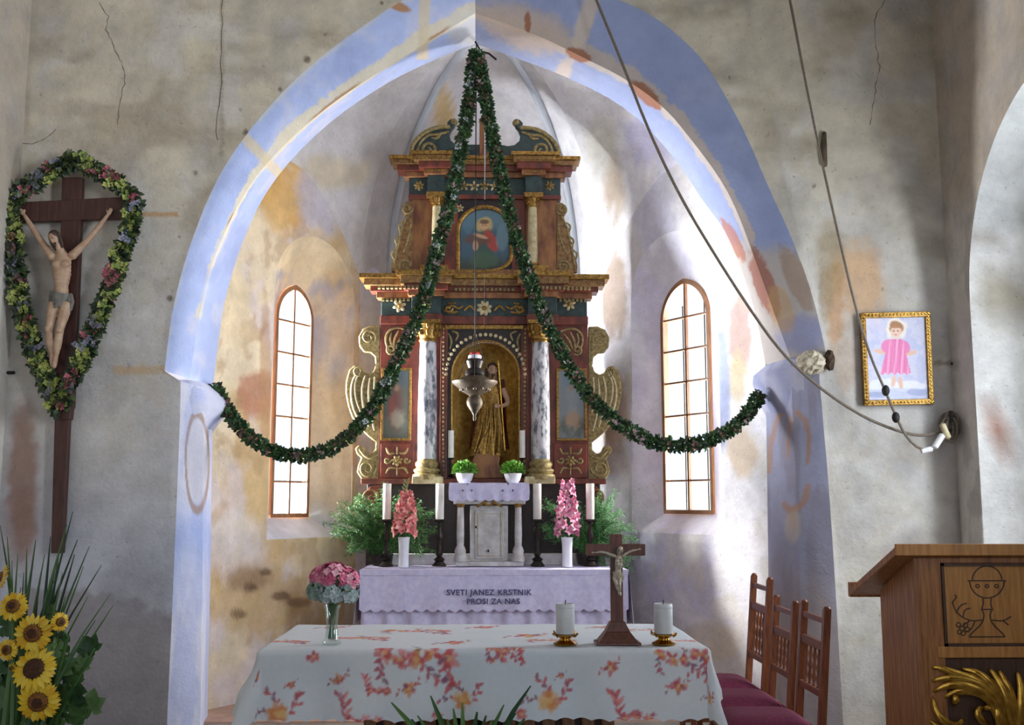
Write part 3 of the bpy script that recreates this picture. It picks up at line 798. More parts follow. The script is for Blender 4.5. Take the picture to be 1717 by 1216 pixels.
# cracks in the plaster
CRK = pm('crack_shadow', (104, 90, 78), (84, 70, 60), .95, 0, 30, 0)
for pts in (((1484, 0), (1470, 22), (1466, 45), (1470, 80), (1474, 110), (1470, 140), (1468, 165), (1462, 190), (1458, 215)), ((168, 5), (182, 28), (178, 50), (190, 72), (196, 92), (206, 108), (210, 135), (204, 160), (200, 190), (196, 215)),
            ((372, 0), (374, 40), (371, 90), (370, 140), (366, 190), (362, 250)), ((30, 240), (55, 242), (80, 232), (98, 212))):
    mb = MB(); pp = []
    for (x0, y0), (x1, y1) in zip(pts, pts[1:]):
        for k in range(4):
            t = k / 4; pp.append((x0 + (x1 - x0) * t + RND.uniform(-2, 2), y0 + (y1 - y0) * t))
    P3 = [P(x, y, YO) for x, y in pp]
    dq = (fbm(np.array([tuple(p) for p in P3]), 1.1, 3, 4) - .5) * .044
    P3 = [p + Vector((0, e - .001, 0)) for p, e in zip(P3, dq)]
    mb.tube(P3, [(.0026) * (.4 + .9 * RND.random()) for _ in P3], 5, .5, (0, 1, 0)); mb.build('crack', CRK, wall)

# ------------------------------------------------------------------ altarpiece
YR = 9.55                      # front of the retable boards
XC = P(812, 600, YR).x
def rp(px, py, Y=YR): return P(px, py, Y)
def mir(v): return Vector((2 * XC - v.x, v.y, v.z))
ret = thing('altarpiece', 'tall carved baroque altarpiece with marbled columns and gilded ornament behind the altar', 'altarpiece', (XC, YR + .1, 1.03))
def both(fn):
    """call a builder for the left half and for its mirror image"""
    fn(lambda v: v, 1); fn(mir, -1)
def blk(name, px0, px1, py0, py1, yf, dep, mat, par=ret, bevel=.006, m=True):
    a, b = P(px0, (py0 + py1) / 2, YR), P(px1, (py0 + py1) / 2, YR); z1, z0 = P(px0, py0, YR).z, P(px0, py1, YR).z
    out = []
    for s in ((0, 1) if m else (0,)):
        x0, x1 = (a.x, b.x) if s == 0 else (2 * XC - b.x, 2 * XC - a.x)
        out.append(MB().box(x0, x1, yf, yf + dep, z0, z1).build(name, mat, par, smooth=False, bevel=bevel))
    return out
def outl_part(name, pts, yf, dep, mat, par=ret, bevel=.008, m=True, label=None):
    out = []
    for s in ((0, 1) if m else (0,)):
        q = [P(x, y, YR) for x, y in pts]
        if s: q = [mir(v) for v in q]
        out.append(MB().prism([(v.x, v.z) for v in q], yf, yf + dep).build(name, mat, par, smooth=False, bevel=bevel, label=label))
    return out
def pxt(name, paths, yf, r, mat, par=ret, m=True, n=7, taper=True, flat=.7):
    """raised carving: tubes through pixel paths lying on a board front"""
    out = []
    pars = par if isinstance(par, (list, tuple)) else (par, par)
    for s in ((0, 1) if m else (0,)):
        mb = MB()
        for pa in paths:
            q = [P(x, y, YR) for x, y in pa]; q = [Vector((v.x, yf, v.z)) for v in q]
            if s: q = [mir(v) for v in q]
            if len(q) > 2: q = resample(q, max(8, len(q) * 3))
            k = len(q); rs = [r * (.45 + .55 * math.sin(PI * (.15 + .75 * i / max(k - 1, 1)))) if taper else r for i in range(k)]
            mb.tube(q, rs, n, flat, (0, 1, 0))
        out.append(mb.build(name, mat, pars[s]))
    return out
def spiral(cx, cy, r0, turns, start, sgn=1, n=26):
    return [(cx + (r0 * (1 - .82 * i / n)) * math.cos(start + sgn * 2 * PI * turns * i / n), cy + (r0 * (1 - .82 * i / n)) * math.sin(start + sgn * 2 * PI * turns * i / n)) for i in range(n + 1)]
def rosette(px, py, rpx, yf, mat, par=ret, n=7, name='rosette', cen=GOLD):
    k = YR / F; c = P(px, py, YR); c.y = yf; r = rpx * k
    mb = MB()
    for i in range(n):
        a = 2 * PI * i / n + .3
        mb.ell(c + Vector((math.cos(a) * r * .62, 0, math.sin(a) * r * .62)), (r * .42, .008, r * .27), Matrix.Rotation(-a, 3, 'Y'), 8, 6)
    o = mb.build(name, mat, par)
    m2 = MB(); m2.ell(c - Vector((0, .006, 0)), (r * .3, .012, r * .3), None, 10, 6); m2.build('rosette_centre', cen, o)
    return o

OLIVEB = pm('brown_gilt', (158, 122, 72), (104, 72, 44), .45, .2, 30, .3, dist=.004)
# predella and body boards
blk('predella', 614, 812, 806, 956, YR, .14, DARK, bevel=.01)
blk('predella_moulding', 606, 812, 803, 812, YR - .05, .12, REDM)
blk('side_board', 636, 750, 540, 806, YR, .08, REDM)
blk('top_board', 740, 812, 540, 552, YR, .08, REDM)
# curved red brackets beside the predella
outl_part('bracket', [(640, 812), (622, 815), (611, 828), (612, 846), (624, 852), (630, 842), (640, 836)], YR - .03, .08, REDM)
pxt('bracket_scroll', [spiral(624, 834, 15, 1.3, 2.6)], YR - .035, .012, BROWNM)
# wings: pierced carved outlines
wing_u = [(637, 546), (622, 545), (608, 551), (601, 564), (602, 580), (609, 590), (620, 591), (628, 598), (629, 611), (637, 614)]
wing_m = [(637, 612), (629, 612), (626, 622), (617, 627), (609, 623), (604, 614), (594, 612), (585, 620), (580, 638), (579, 658), (583, 680), (590, 700), (602, 718), (618, 733), (630, 742), (637, 742)]
wing_l = [(637, 740), (629, 742), (629, 754), (621, 761), (614, 758), (610, 749), (601, 746), (595, 752), (598, 762), (605, 768), (600, 780), (598, 792), (605, 803), (618, 807), (637, 806)]
for pts in (wing_u, wing_m, wing_l): w_ = outl_part('wing', pts, YR + .005, .06, OLIVE, bevel=.012)
pxt('wing_scroll', [spiral(618, 566, 13, 1.5, .6, -1)], YR, .010, OLIVE)
pxt('wing_rib', [[(605, 622), (594, 640), (596, 670), (608, 700)], [(600, 622), (588, 645), (590, 680), (604, 710)], [(612, 630), (606, 650), (608, 680), (618, 715)], [(620, 634), (617, 660), (620, 690), (628, 722)], [(628, 632), (627, 660), (630, 690)]], YR, .010, CREAM)
pxt('wing_scroll', [spiral(601, 622, 9, 1.2, 1.2)], YR - .004, .008, OLIVE)
pxt('wing_scroll', [spiral(616, 786, 15, 1.6, 0), [(603, 754), (612, 766), (622, 770), (632, 764)]], YR, .010, OLIVE)
# side panels: shell above, painting, carved panel below
pxt('shell_ornament', [[(655, 592), (648, 580), (646, 565), (653, 553), (668, 549), (684, 555)], spiral(656, 586, 9, 1.3, 1), [(660, 584), (660, 570), (668, 556)], [(664, 585), (668, 572), (678, 560)], [(667, 588), (676, 577), (686, 570)], [(658, 582), (653, 570), (656, 558)]], YR - .006, .011, OLIVE)
for s in (0, 1):
    fr = [P(x, y, YR) for x, y in ((640, 617), (691, 617), (691, 739), (640, 739))]
    if s: fr = [mir(v) for v in fr]
    xs = sorted((fr[0].x, fr[1].x)); z1, z0 = fr[0].z, fr[2].z
    mb = MB(); t = .022
    for b in ((xs[0], xs[1], z1 - t, z1), (xs[0], xs[1], z0, z0 + t), (xs[0], xs[0] + t, z0 + t, z1 - t), (xs[1] - t, xs[1], z0 + t, z1 - t)): mb.box(b[0], b[1], YR - .02, YR + .005, b[2], b[3])
    pf = mb.build('panel_frame', GOLD, ret, smooth=False, bevel=.005)
    mb = MB(); mb.grid(lambda a, b: Vector((xs[0] + t + (xs[1] - xs[0] - 2 * t) * a, YR - .008, z0 + t + (z1 - z0 - 2 * t) * b)), 18, 44)
    me = mb.mesh('panel_painting'); q = coords(me); uu = (q[:, 0] - xs[0]) / (xs[1] - xs[0]); vv = (q[:, 2] - z0) / (z1 - z0); ms = fbm(q, 30, 230 + s)
    c = np.tile(np.array(lin((78, 80, 72) if s == 0 else (128, 136, 140))), (len(q), 1))
    for cx, cz, rx, rz, col, al in ((.5, .2, .5, .14, (92, 96, 84), .9), (.5, .45, .2, .32, (104, 66, 58) if s == 0 else (140, 148, 150), .8), (.35, .42, .1, .2, (130, 66, 58), .7 if s == 0 else .1), (.5, .74, .1, .06, (160, 128, 100), .8), (.55, .86, .4, .12, (70, 84, 92) if s == 0 else (110, 130, 146), .8), (.55, .3, .22, .12, (150, 146, 128) if s == 0 else (176, 140, 104), .7)):
        c = stamp(c, uu, vv, cx, cz, rx, rz, col, al, ms, .4)
    vpaint(me, c); place(me, 'panel_painting', VPRINT, pf)
blk('carved_panel', 638, 694, 744, 802, YR - .015, .02, REDM)
sp = [[(648, 752), (652, 762), (662, 760)], [(684, 752), (680, 762), (670, 760)], spiral(650, 772, 6, 1, 0), spiral(682, 772, 6, 1, 0), [(648, 794), (653, 784), (663, 786)], [(684, 794), (679, 784), (669, 786)], [(666, 750), (666, 762)], [(666, 784), (666, 797)]]
pxt('carved_leafwork', sp, YR - .02, .011, OLIVE)
for s in (1, -1):
    o = rosette(666, 773, 9, YR - .022, OLIVE)
    if s < 0:
        for oo in [o] + list(o.children):
            oo.data.transform(Matrix.Translation((2 * XC, 0, 0)) @ Matrix.Diagonal((-1, 1, 1, 1))); oo.data.flip_normals()
# large columns
def column(pxc, y_cap, y_sh0, y_sh1, y_base, rpx, mats, yc, names=('capital', 'column_shaft', 'column_base')):
    for s in (0, 1):
        c = P(pxc, 600, YR); x = c.x if s == 0 else 2 * XC - c.x; k = YR / F; r = rpx * k
        z = lambda py: P(pxc, py, YR).z
        zs0, zs1 = z(y_sh1), z(y_sh0)
        mb = MB(); mb.lathe([(r * (1 - .14 * (i / 10) ** 2 + .03 * math.sin(PI * i / 10)), zs0 + (zs1 - zs0) * i / 10) for i in range(11)], (x, yc, 0), 20)
        sh = mb.build(names[1], mats[1], ret)
        zc = z(y_cap); h = zc - zs1
        mb = MB(); mb.lathe([(r * .95, zs1), (r * 1.02, zs1 + h * .08), (r * .9, zs1 + h * .14), (r * 1.0, zs1 + h * .4), (r * 1.15, zs1 + h * .7), (r * 1.3, zs1 + h * .82)], (x, yc, 0), 20)
        for i in range(8):
            a = 2 * PI * i / 8
            for hh, rr in ((.42, 1.12), (.72, 1.28)):
                mb.ell((x + math.cos(a) * r * rr, yc + math.sin(a) * r * rr, zs1 + h * hh), (r * .2, r * .2, h * .16), None, 6, 5)
        mb.box(x - r * 1.35, x + r * 1.35, yc - r * 1.35, yc + r * 1.35, zs1 + h * .84, zc)
        mb.build(names[0], mats[0], ret)
        zb = z(y_base); h = zs0 - zb
        mb = MB(); mb.lathe([(r * 1.5, zb), (r * 1.5, zb + h * .25), (r * 1.25, zb + h * .3), (r * 1.42, zb + h * .42), (r * 1.38, zb + h * .5), (r * 1.1, zb + h * .58), (r * 1.25, zb + h * .72), (r * 1.22, zb + h * .82), (r * 1.02, zb + h * .9), (r, zs0)], (x, yc, 0), 20)
        mb.build(names[2], mats[2], ret)
column(719, 543, 578, 771, 805, 15.5, (GOLD, MARB, OLIVE), YR - .13)
blk('column_pedestal', 694, 744, 800, 812, YR - .24, .26, CREAM)
# beaded pilaster strips next to the niche
blk('pilaster', 738, 750, 545, 803, YR - .03, .05, REDM)
for s in (0, 1):
    mb = MB(); k = YR / F
    for i in range(34):
        v = P(744, 552 + i * 7.4, YR); v.y = YR - .034
        if s: v = mir(v)
        mb.ell(v, (.010, .008, .014), None, 6, 5)
    mb.build('bead_moulding', OLIVE, ret)
# niche with arched front, bead arch and gilded back
nb = [(757, 803), (757, 628)] + [(814 - 57 * math.cos(PI * i / 20), 628 - 56 * math.sin(PI * i / 20)) for i in range(1, 20)] + [(871, 628), (871, 803)]
nbw = [(P(x, y, YR).x, P(x, y, YR).z) for x, y in nb]
mb = MB(); n = len(nbw)
rows_n = [[Vector((x, y, z)) for x, z in nbw] for y in (YR - .02, YR + .06)]
ctr = P(814, 700, YR)
outr = []
for x, z in nbw:
    dx, dz = x - ctr.x, z - P(814, 660, YR).z
    outr.append((x, z))
xl, xr, zt_ = P(746, 600, YR).x, P(882, 600, YR).x, P(812, 550, YR).z
mb.grid(lambda a, b: rows_n[round(b)][round(a * (n - 1))], n - 1, 1)
top = [Vector((min(max(x + (x - ctr.x) * 3, xl), xr), YR - .02, zt_ if 0 < i < n - 1 and z > nbw[1][1] + .004 else z)) for i, (x, z) in enumerate(nbw)]
mb.grid(lambda a, b: [rows_n[0], top][round(b)][round(a * (n - 1))], n - 1, 1)
mb.build('niche_front', DARK, ret, smooth=False)
mb = MB(); DEP = .26
def nback(a, b):
    th = PI * a
    hw_ = (nbw[-1][0] - nbw[0][0]) / 2; cx = (nbw[-1][0] + nbw[0][0]) / 2; zsp = nbw[1][1]
    if b <= .7:
        z = nbw[0][1] + (zsp - nbw[0][1]) * (b / .7); k = 1
    else:
        ph = (b - .7) / .3 * PI / 2; z = zsp + hw_ * math.sin(ph); k = math.cos(ph)
    return Vector((cx - hw_ * math.cos(th) * k, YR + .06 + DEP * math.sin(th) * k, z))
mb.grid(nback, 20, 28); mb.build('niche_back', NICHE, ret)
mb = MB(); mb.box(nbw[0][0], nbw[-1][0], YR - .02, YR + .34, nbw[0][1] - .03, nbw[0][1]); mb.build('niche_floor', DARK, ret, smooth=False)
mb = MB()
for i in range(25):
    a = PI * i / 24; v = P(814 - 66 * math.cos(a), 628 - 66 * math.sin(a), YR); v.y = YR - .03
    mb.ell(v, (.017, .012, .017), None, 7, 5)
mb.build('bead_arch', CREAM, ret)
pxt('niche_arch_moulding', [[(757, 800), (757, 628)] + [(814 - 57 * math.cos(PI * i / 16), 628 - 56 * math.sin(PI * i / 16)) for i in range(17)] + [(871, 628), (871, 800)]], YR - .022, .009, GOLD, m=False, taper=False)
pxt('spandrel_leafwork', [[(752, 560), (758, 572), (754, 586)], [(758, 556), (770, 560), (764, 572)], [(752, 592), (756, 600)]], YR - .026, .010, OLIVE)
blk('niche_top_frame', 746, 812, 546, 553, YR - .045, .04, GOLD)

# main entablature: architrave, frieze, cornice
def ent(rows, yb=YR):
    for nm, hw, y0, y1, pr, mat in rows:
        c0 = 812; blk(nm, c0 - hw, c0, y0, y1, yb - pr, .1 + pr, mat, bevel=.004)
ent([('architrave', 174, 530, 544, .03, REDM), ('frieze', 172, 501, 530, .02, TEAL), ('cornice_step', 180, 491, 501, .05, BROWNM), ('cornice_step', 190, 482, 491, .08, REDM), ('cornice_step', 200, 471, 482, .11, OLIVEB), ('cornice_top', 207, 463, 471, .14, GOLD)])
for y0, y1, x0, x1, pr, mat in ((530, 544, 690, 742, .14, REDM), (501, 530, 692, 740, .13, TEAL), (492, 501, 686, 746, .16, BROWNM), (482, 492, 680, 752, .19, REDM), (470, 482, 674, 758, .22, OLIVEB), (462, 470, 668, 764, .25, GOLD)):
    blk('entablature_block', x0, x1, y0, y1, YR - pr, .1, mat, bevel=.004)
for s in (0, 1):
    for y, x0, x1, yf in ((489, 636, 740, YR - .215), (489, 762, 812, YR - .10), (504, 640, 690, YR - .055)):
        mb = MB(); k = int((x1 - x0) / 7)
        for i in range(k):
            v = P(x0 + 7 * i + 3, y, YR)
            if s: v = mir(v)
            mb.box(v.x - .011, v.x + .011, yf, yf + .06, v.z - .012, v.z + .012)
        mb.build('dentil_row', OLIVE, ret, smooth=False)
rosette(670, 514, 11, YR - .03, CREAM, n=6); rosette(954, 511, 11, YR - .03, CREAM, n=6); rosette(812, 518, 13, YR - .03, CREAM, n=8)
rosette(716, 516, 9, YR - .14, OLIVE); rosette(908, 516, 9, YR - .14, OLIVE)
pxt('frieze_leafwork', [[(750, 518), (758, 512), (768, 520), (776, 514)], [(744, 522), (756, 526), (768, 524)], [(778, 522), (788, 512), (796, 522)], [(752, 510), (764, 509)], spiral(752, 518, 7, 1.1, 0)], YR - .03, .012, GOLD)
blk('upper_plinth', 662, 812, 452, 464, YR - .03, .14, BROWNM)
blk('plinth_block', 706, 752, 450, 464, YR - .16, .14, GOLD)

# upper storey with painting, small columns and volutes
blk('upper_board', 690, 768, 330, 456, YR, .07, BROWNM)
blk('upper_strip', 744, 768, 335, 455, YR - .02, .03, REDM)
column(731, 334, 352, 444, 455, 8.5, (GOLD, CREAM, GOLD), YR - .09, ('small_capital', 'small_column_shaft', 'small_column_base'))
vol = [(692, 340), (684, 338), (676, 343), (674, 352), (680, 362), (676, 374), (669, 384), (670, 398), (663, 408), (664, 420), (659, 432), (656, 444), (656, 456), (692, 456)]
outl_part('volute', vol, YR - .01, .06, OLIVEB, bevel=.01)
pxt('volute_leafwork', [spiral(683, 350, 10, 1.4, 0), [(684, 362), (674, 380), (670, 400), (664, 425), (660, 452)], [(676, 372), (668, 378), (671, 388)], [(670, 396), (662, 402), (666, 412)], [(664, 418), (656, 425), (661, 436)], spiral(680, 446, 11, 1.5, 2.6), [(690, 372), (686, 400), (676, 424)]], YR - .014, .011, OLIVE)
# arched painting of the upper storey
pa = [(772, 456), (772, 388)] + [(813 - 41 * math.cos(PI * i / 18), 388 - 36 * math.sin(PI * i / 18)) for i in range(1, 18)] + [(854, 388), (854, 456)]
paw = [P(x, y, YR) for x, y in pa]
mb = MB(); cxp = P(813, 400, YR)
def pfn(a, b):
    j = a * (len(paw) - 1); e = paw[round(j)]; c_ = Vector((cxp.x, YR - .012, P(813, 420, YR).z))
    return c_.lerp(Vector((e.x, YR - .012, e.z)), b)
N_ = len(paw)
ring = resample(paw, 90)
for i in range(len(ring)): ring[i] = Vector((ring[i].x, YR - .012, ring[i].z))
ctr2 = Vector((cxp.x, YR - .012, P(813, 420, YR).z))
ring2 = ring + [ring[-1].lerp(ring[0], k / 30) for k in range(1, 31)]
mb.grid(lambda a, b: ctr2.lerp(ring2[round(a * (len(ring2) - 1))], b), len(ring2) - 1, 70)
me = mb.mesh('upper_painting'); q = coords(me); u, v = px_of(q); ms = fbm(q, 22, 240)
c = np.tile(np.array(lin((66, 92, 108))), (len(q), 1))
c = mixc(c, (62, 70, 60), sst(425, 445, v + (ms - .5) * 20)); c = mixc(c, (98, 128, 140), .7 * (1 - sst(372, 392, v + (ms - .5) * 10)))
for px, py, rx, ry, col, al, rt in ((812, 378, 14, 13, (196, 172, 104), .8, 0), (813, 410, 18, 26, (60, 84, 74), .9, .2), (824, 404, 9, 20, (168, 66, 56), .9, -.5), (812, 378, 7, 8, (206, 160, 124), .9, 0), (800, 402, 22, 9, (104, 70, 54), .8, 0), (797, 412, 5, 9, (196, 150, 120), .8, 0), (842, 400, 10, 24, (112, 140, 148), .6, 0), (812, 436, 24, 14, (72, 96, 72), .8, 0), (785, 380, 8, 12, (84, 118, 138), .7, 0)):
    c = stamp(c, u, v, px, py, rx, ry, col, al, ms * .5 + .25, .18, rt)
c = stamp(c, u, v, 812, 372, 8, 4, (96, 64, 44), .9); c = stamp(c, u, v, 809.5, 378, 1.3, 1, (60, 44, 40), .8); c = stamp(c, u, v, 815, 378, 1.3, 1, (60, 44, 40), .8); c = stamp(c, u, v, 806, 396, 12, 3, (206, 160, 124), .9, None, .3, .3)
vpaint(me, c); up_p = place(me, 'upper_painting', VPRINT, ret)
pxt('painting_frame', [[(768, 456), (768, 388)] + [(813 - 45 * math.cos(PI * i / 18), 388 - 40 * math.sin(PI * i / 18)) for i in range(19)] + [(858, 388), (858, 456), (768, 456)]], YR - .02, .02, GOLD, m=False, taper=False)
blk('spandrel_board', 757, 813, 334, 458, YR - .002, .02, DARK)
rosette(771, 350, 7, YR - .014, CREAM, n=6); rosette(855, 350, 7, YR - .014, CREAM, n=6)
# upper entablature
ent([('upper_architrave', 127, 327, 334, .03, REDM), ('upper_frieze', 126, 299, 327, .02, TEAL), ('upper_cornice_step', 134, 290, 299, .05, BROWNM), ('upper_cornice_step', 145, 280, 290, .08, REDM), ('upper_cornice_step', 153, 272, 280, .10, OLIVEB), ('upper_cornice_top', 158, 266, 272, .12, GOLD)])
for y0, y1, x0, x1, pr, mat in ((327, 335, 716, 748, .12, GOLD), (299, 327, 718, 746, .11, TEAL), (290, 299, 712, 752, .14, BROWNM), (279, 290, 704, 760, .17, REDM), (270, 279, 696, 766, .19, OLIVEB), (264, 270, 690, 770, .21, GOLD)):
    blk('upper_entablature_block', x0, x1, y0, y1, YR - pr, .1, mat, bevel=.004)
for s in (0, 1):
    for y, x0, x1, yf in ((276, 690, 764, YR - .205), (276, 768, 812, YR - .11), (294, 716, 750, YR - .15)):
        mb = MB(); k = int((x1 - x0) / 6)
        for i in range(k):
            v = P(x0 + 6 * i + 3, y, YR)
            if s: v = mir(v)
            mb.box(v.x - .010, v.x + .010, yf, yf + .05, v.z - .010, v.z + .010)
        mb.build('dentil_row', GOLD, ret, smooth=False)
rosette(703, 313, 9, YR - .03, OLIVE); rosette(921, 313, 9, YR - .03, OLIVE)
for px in (778, 795, 812, 829, 846): rosette(px, 313 + (px % 2), 9, YR - .03, CREAM if px % 2 else OLIVE, n=5)
# broken scroll pediment
ped = [(937, 266), (937, 254), (931, 240), (918, 226), (900, 217), (884, 214), (873, 215), (874, 208), (868, 202), (861, 206), (861, 213), (866, 219), (870, 228), (868, 238), (860, 245), (849, 247), (838, 245), (812, 245), (812, 266)]
ped = [(x, y) for x, y in ped]
outl_part('pediment_scroll', [(1624 - x, y) for x, y in ped], YR - .05, .08, TEAL, bevel=.008)
R2 = lambda pts: [(1624 - x, y) for x, y in pts]
pxt('pediment_edge', [R2([(934, 264), (934, 254), (928, 241), (916, 229), (900, 220), (884, 217), (870, 217)])], YR - .06, .02, OLIVE, taper=False)
pxt('pediment_spiral', [R2(spiral(906, 254, 16, 1.7, 0)), R2([(872, 224), (890, 230), (904, 228), (918, 240), (924, 256)]), R2([(884, 226), (890, 236), (900, 234)])], YR - .055, .015, OLIVE)
for s in (1, -1):
    v = P(866, 208, YR); v.y = YR - .02; v = v if s > 0 else mir(v); MB().ell(v, .04, None, 12, 8).build('ball_finial', OLIVE, ret)
blk('pediment_post', 804, 812, 206, 266, YR - .07, .06, BROWNM)
mb = MB(); v = P(812, 203, YR); mb.lathe([(.05, 0), (.05, .03), (.03, .045), (.035, .06), (.0, .075)], (v.x, YR - .04, v.z - .03), 12); mb.build('post_cap', OLIVE, ret)

# ------------------------------------------------------------------ figures
def fuse(mb, name, mat, parent, voxel, smooth=6, label=None):
    """fuse overlapping tapered limbs into one continuous skin"""
    me = mb.mesh(name)
    t = bpy.data.objects.new('tmp', me); COL.objects.link(t)
    m = t.modifiers.new('r', 'REMESH'); m.mode = 'VOXEL'; m.voxel_size = voxel; m.use_smooth_shade = True
    m = t.modifiers.new('s', 'SMOOTH'); m.factor = .5; m.iterations = smooth
    dg = bpy.context.evaluated_depsgraph_get(); dg.update()
    nm = bpy.data.meshes.new_from_object(t.evaluated_get(dg))
    bpy.data.objects.remove(t); nm.materials.clear()
    nm.polygons.foreach_set('use_smooth', [True] * len(nm.polygons))
    nm.name = name
    return place(nm, name, mat, parent, label=label)
def corpus(parent, J, k, skin, cloth, hair, voxel):
    """crucified figure; J gives joints as (px, py, depth), k metres per pixel"""
    g = lambda n: Vector(J[n]); r = lambda x: x * k
    mb = MB()
    sh = (g('sl') + g('sr')) / 2
    # trunk as stacked flattened sections
    secs = [(g('hip'), 15, 10), (g('waist'), 11.5, 8.5), (g('chest'), 15.5, 11), (sh + Vector((0, 0, r(1))), 16, 9), (g('neck'), 6.5, 6)]
    pts = resample([s[0] for s in secs], 13)
    wx = np.interp(np.linspace(0, 4, 13), range(5), [s[1] for s in secs]); wy = np.interp(np.linspace(0, 4, 13), range(5), [s[2] for s in secs])
    for p, a, b in zip(pts, wx, wy): mb.ell(p, (r(a), r(b), r(8)), None, 14, 8)
    mb.ell(g('chest') + Vector((r(-7), r(-6), r(2))), (r(8), r(5), r(7)), None, 10, 8); mb.ell(g('chest') + Vector((r(7), r(-6), r(2))), (r(8), r(5), r(7)), None, 10, 8)
    limb = lambda names, rs, q=6: mb.tube(resample([g(n) for n in names], 14), list(np.interp(np.linspace(0, len(rs) - 1, 14), range(len(rs)), [r(x) for x in rs])), 10)
    for s in 'lr':
        limb(('s' + s, 'e' + s, 'w' + s), (7.5, 5.6, 5.2, 3.2)); limb(('h' + s, 'k' + s, 'a' + s), (10.5, 9, 6.2, 7, 4))
        limb(('a' + s, 't' + s), (4.2, 4.6, 3.6)); mb.ell(g('s' + s), r(8), None, 10, 8); mb.ell(g('k' + s) + Vector((0, -r(2), 0)), r(6), None, 8, 6)
        # hand: palm and five bent fingers
        w_, h_ = g('w' + s), g('p' + s); d = (h_ - w_).normalized(); sd = d.cross(Vector((0, 1, 0))).normalized()
        M = Matrix((sd, Vector((0, 1, 0)), d)).transposed()
        mb.ell(w_ + d * r(5), (r(4.2), r(2), r(5.5)), M, 8, 6)
        for i, (off, L) in enumerate(((-3, 5), (-1, 6.5), (1, 6.2), (3, 5))):
            b = w_ + d * r(8.5) + sd * r(off); mb.tube([b, b + d * r(L * .5) + Vector((0, -r(.6), 0)), b + d * r(L * .85) + Vector((0, -r(2.6), 0))], [r(1.1), r(1.05), r(.8)], 6)
        b = w_ + d * r(4) - sd * r(3.6) * (1 if s == 'l' else -1); mb.tube([b, b + d * r(2.5) - sd * r(2.6) * (1 if s == 'l' else -1), b + d * r(5) - sd * r(3) * (1 if s == 'l' else -1)], [r(1.4), r(1.2), r(.9)], 6)
    # head bowed to one side, with face
    hd = g('head'); ax = (hd - g('neck')).normalized(); fwv = Vector((-.25, -.85, -.4)).normalized(); sdv = fwv.cross(ax).normalized(); fwv = ax.cross(sdv)
    M = Matrix((sdv, -fwv, ax)).transposed()
    at = lambda x, y, z: hd + sdv * r(x) + fwv * r(y) + ax * r(z)
    mb.tube([g('neck') - ax * r(3), hd - ax * r(6)], [r(6), r(5.2)], 10)
    mb.ell(hd, (r(8.2), r(9.6), r(11.5)), M, 14, 10); mb.ell(at(0, 3.5, -6.5), (r(5.6), r(5.6), r(5.6)), M)
    mb.tube([at(0, 8.6, 2), at(0, 11, -2.5)], [r(1.1), r(1.9)], 6); mb.ell(at(0, 8.4, 3), (r(6), r(1.8), r(1.4)), M, 8, 6); mb.ell(at(0, 8.6, -6), (r(2.8), r(1.4), r(1)), M, 8, 6)
    for s in (-1, 1): mb.ell(at(8 * s, -.5, 0), (r(1.2), r(2), r(3)), M, 6, 5)
    body = fuse(mb, 'body', skin, parent, voxel)
    ey = MB()
    for s in (-1, 1): ey.ell(at(3.3 * s, 8.6, 1), (r(1.5), r(.8), r(.7)), M, 6, 5)
    ey.build('eyes', hair, body)
    hm = MB(); hm.ell(at(0, -2.2, 3.2), (r(9.6), r(9.6), r(10)), M, 14, 10)
    for s in (-1, 1): hm.tube([at(7.5 * s, -1, 5), at(9 * s, -1, -4), at(8.5 * s, 0, -13), at(7 * s, 2, -20)], [r(3.4), r(3.4), r(2.8), r(1)], 8)
    hm.tube([at(-4, 7.6, -8), at(0, 8.6, -10), at(4, 7.6, -8)], [r(1.6), r(2.6), r(1.6)], 7); hm.tube([at(0, 7.5, -9), at(0, 7.5, -14)], [r(3), r(1)], 7)
    hm.build('hair', hair, body)
    # loincloth wrapped round the hips with a hanging knot
    lc = MB(); H = g('hip')
    def lf(a, b):
        th = 2 * PI * a; fold = 1 + .06 * math.sin(th * 7 + b * 5); z = r(9 - 24 * b)
        rx, ry = r(17.5 - 1.5 * b) * fold, r(13 - .5 * b) * fold
        return H + Vector((rx * math.cos(th), ry * math.sin(th), z + r(2.5) * math.sin(th * 2)))
    lc.grid(lf, 40, 12)
    for dx, L in ((16, 34), (19, 26), (14, 20)):
        lc.tube([H + Vector((r(dx), -r(4), r(6))), H + Vector((r(dx + 3), -r(6), r(6 - L * .5))), H + Vector((r(dx + 1), -r(4), r(6 - L)))], [r(3), r(4.2), r(2.6)], 7, .6, (0, 1, 0))
    for i in range(5):
        lc.tube([H + Vector((r(-17), -r(4), r(4 - i * 4))), H + Vector((r(-2), -r(14), r(-2 - i * 4))), H + Vector((r(15), -r(6), r(7 - i * 2)))], [r(1.3)] * 3, 6)
    lc.build('loincloth', cloth, body)
    return body

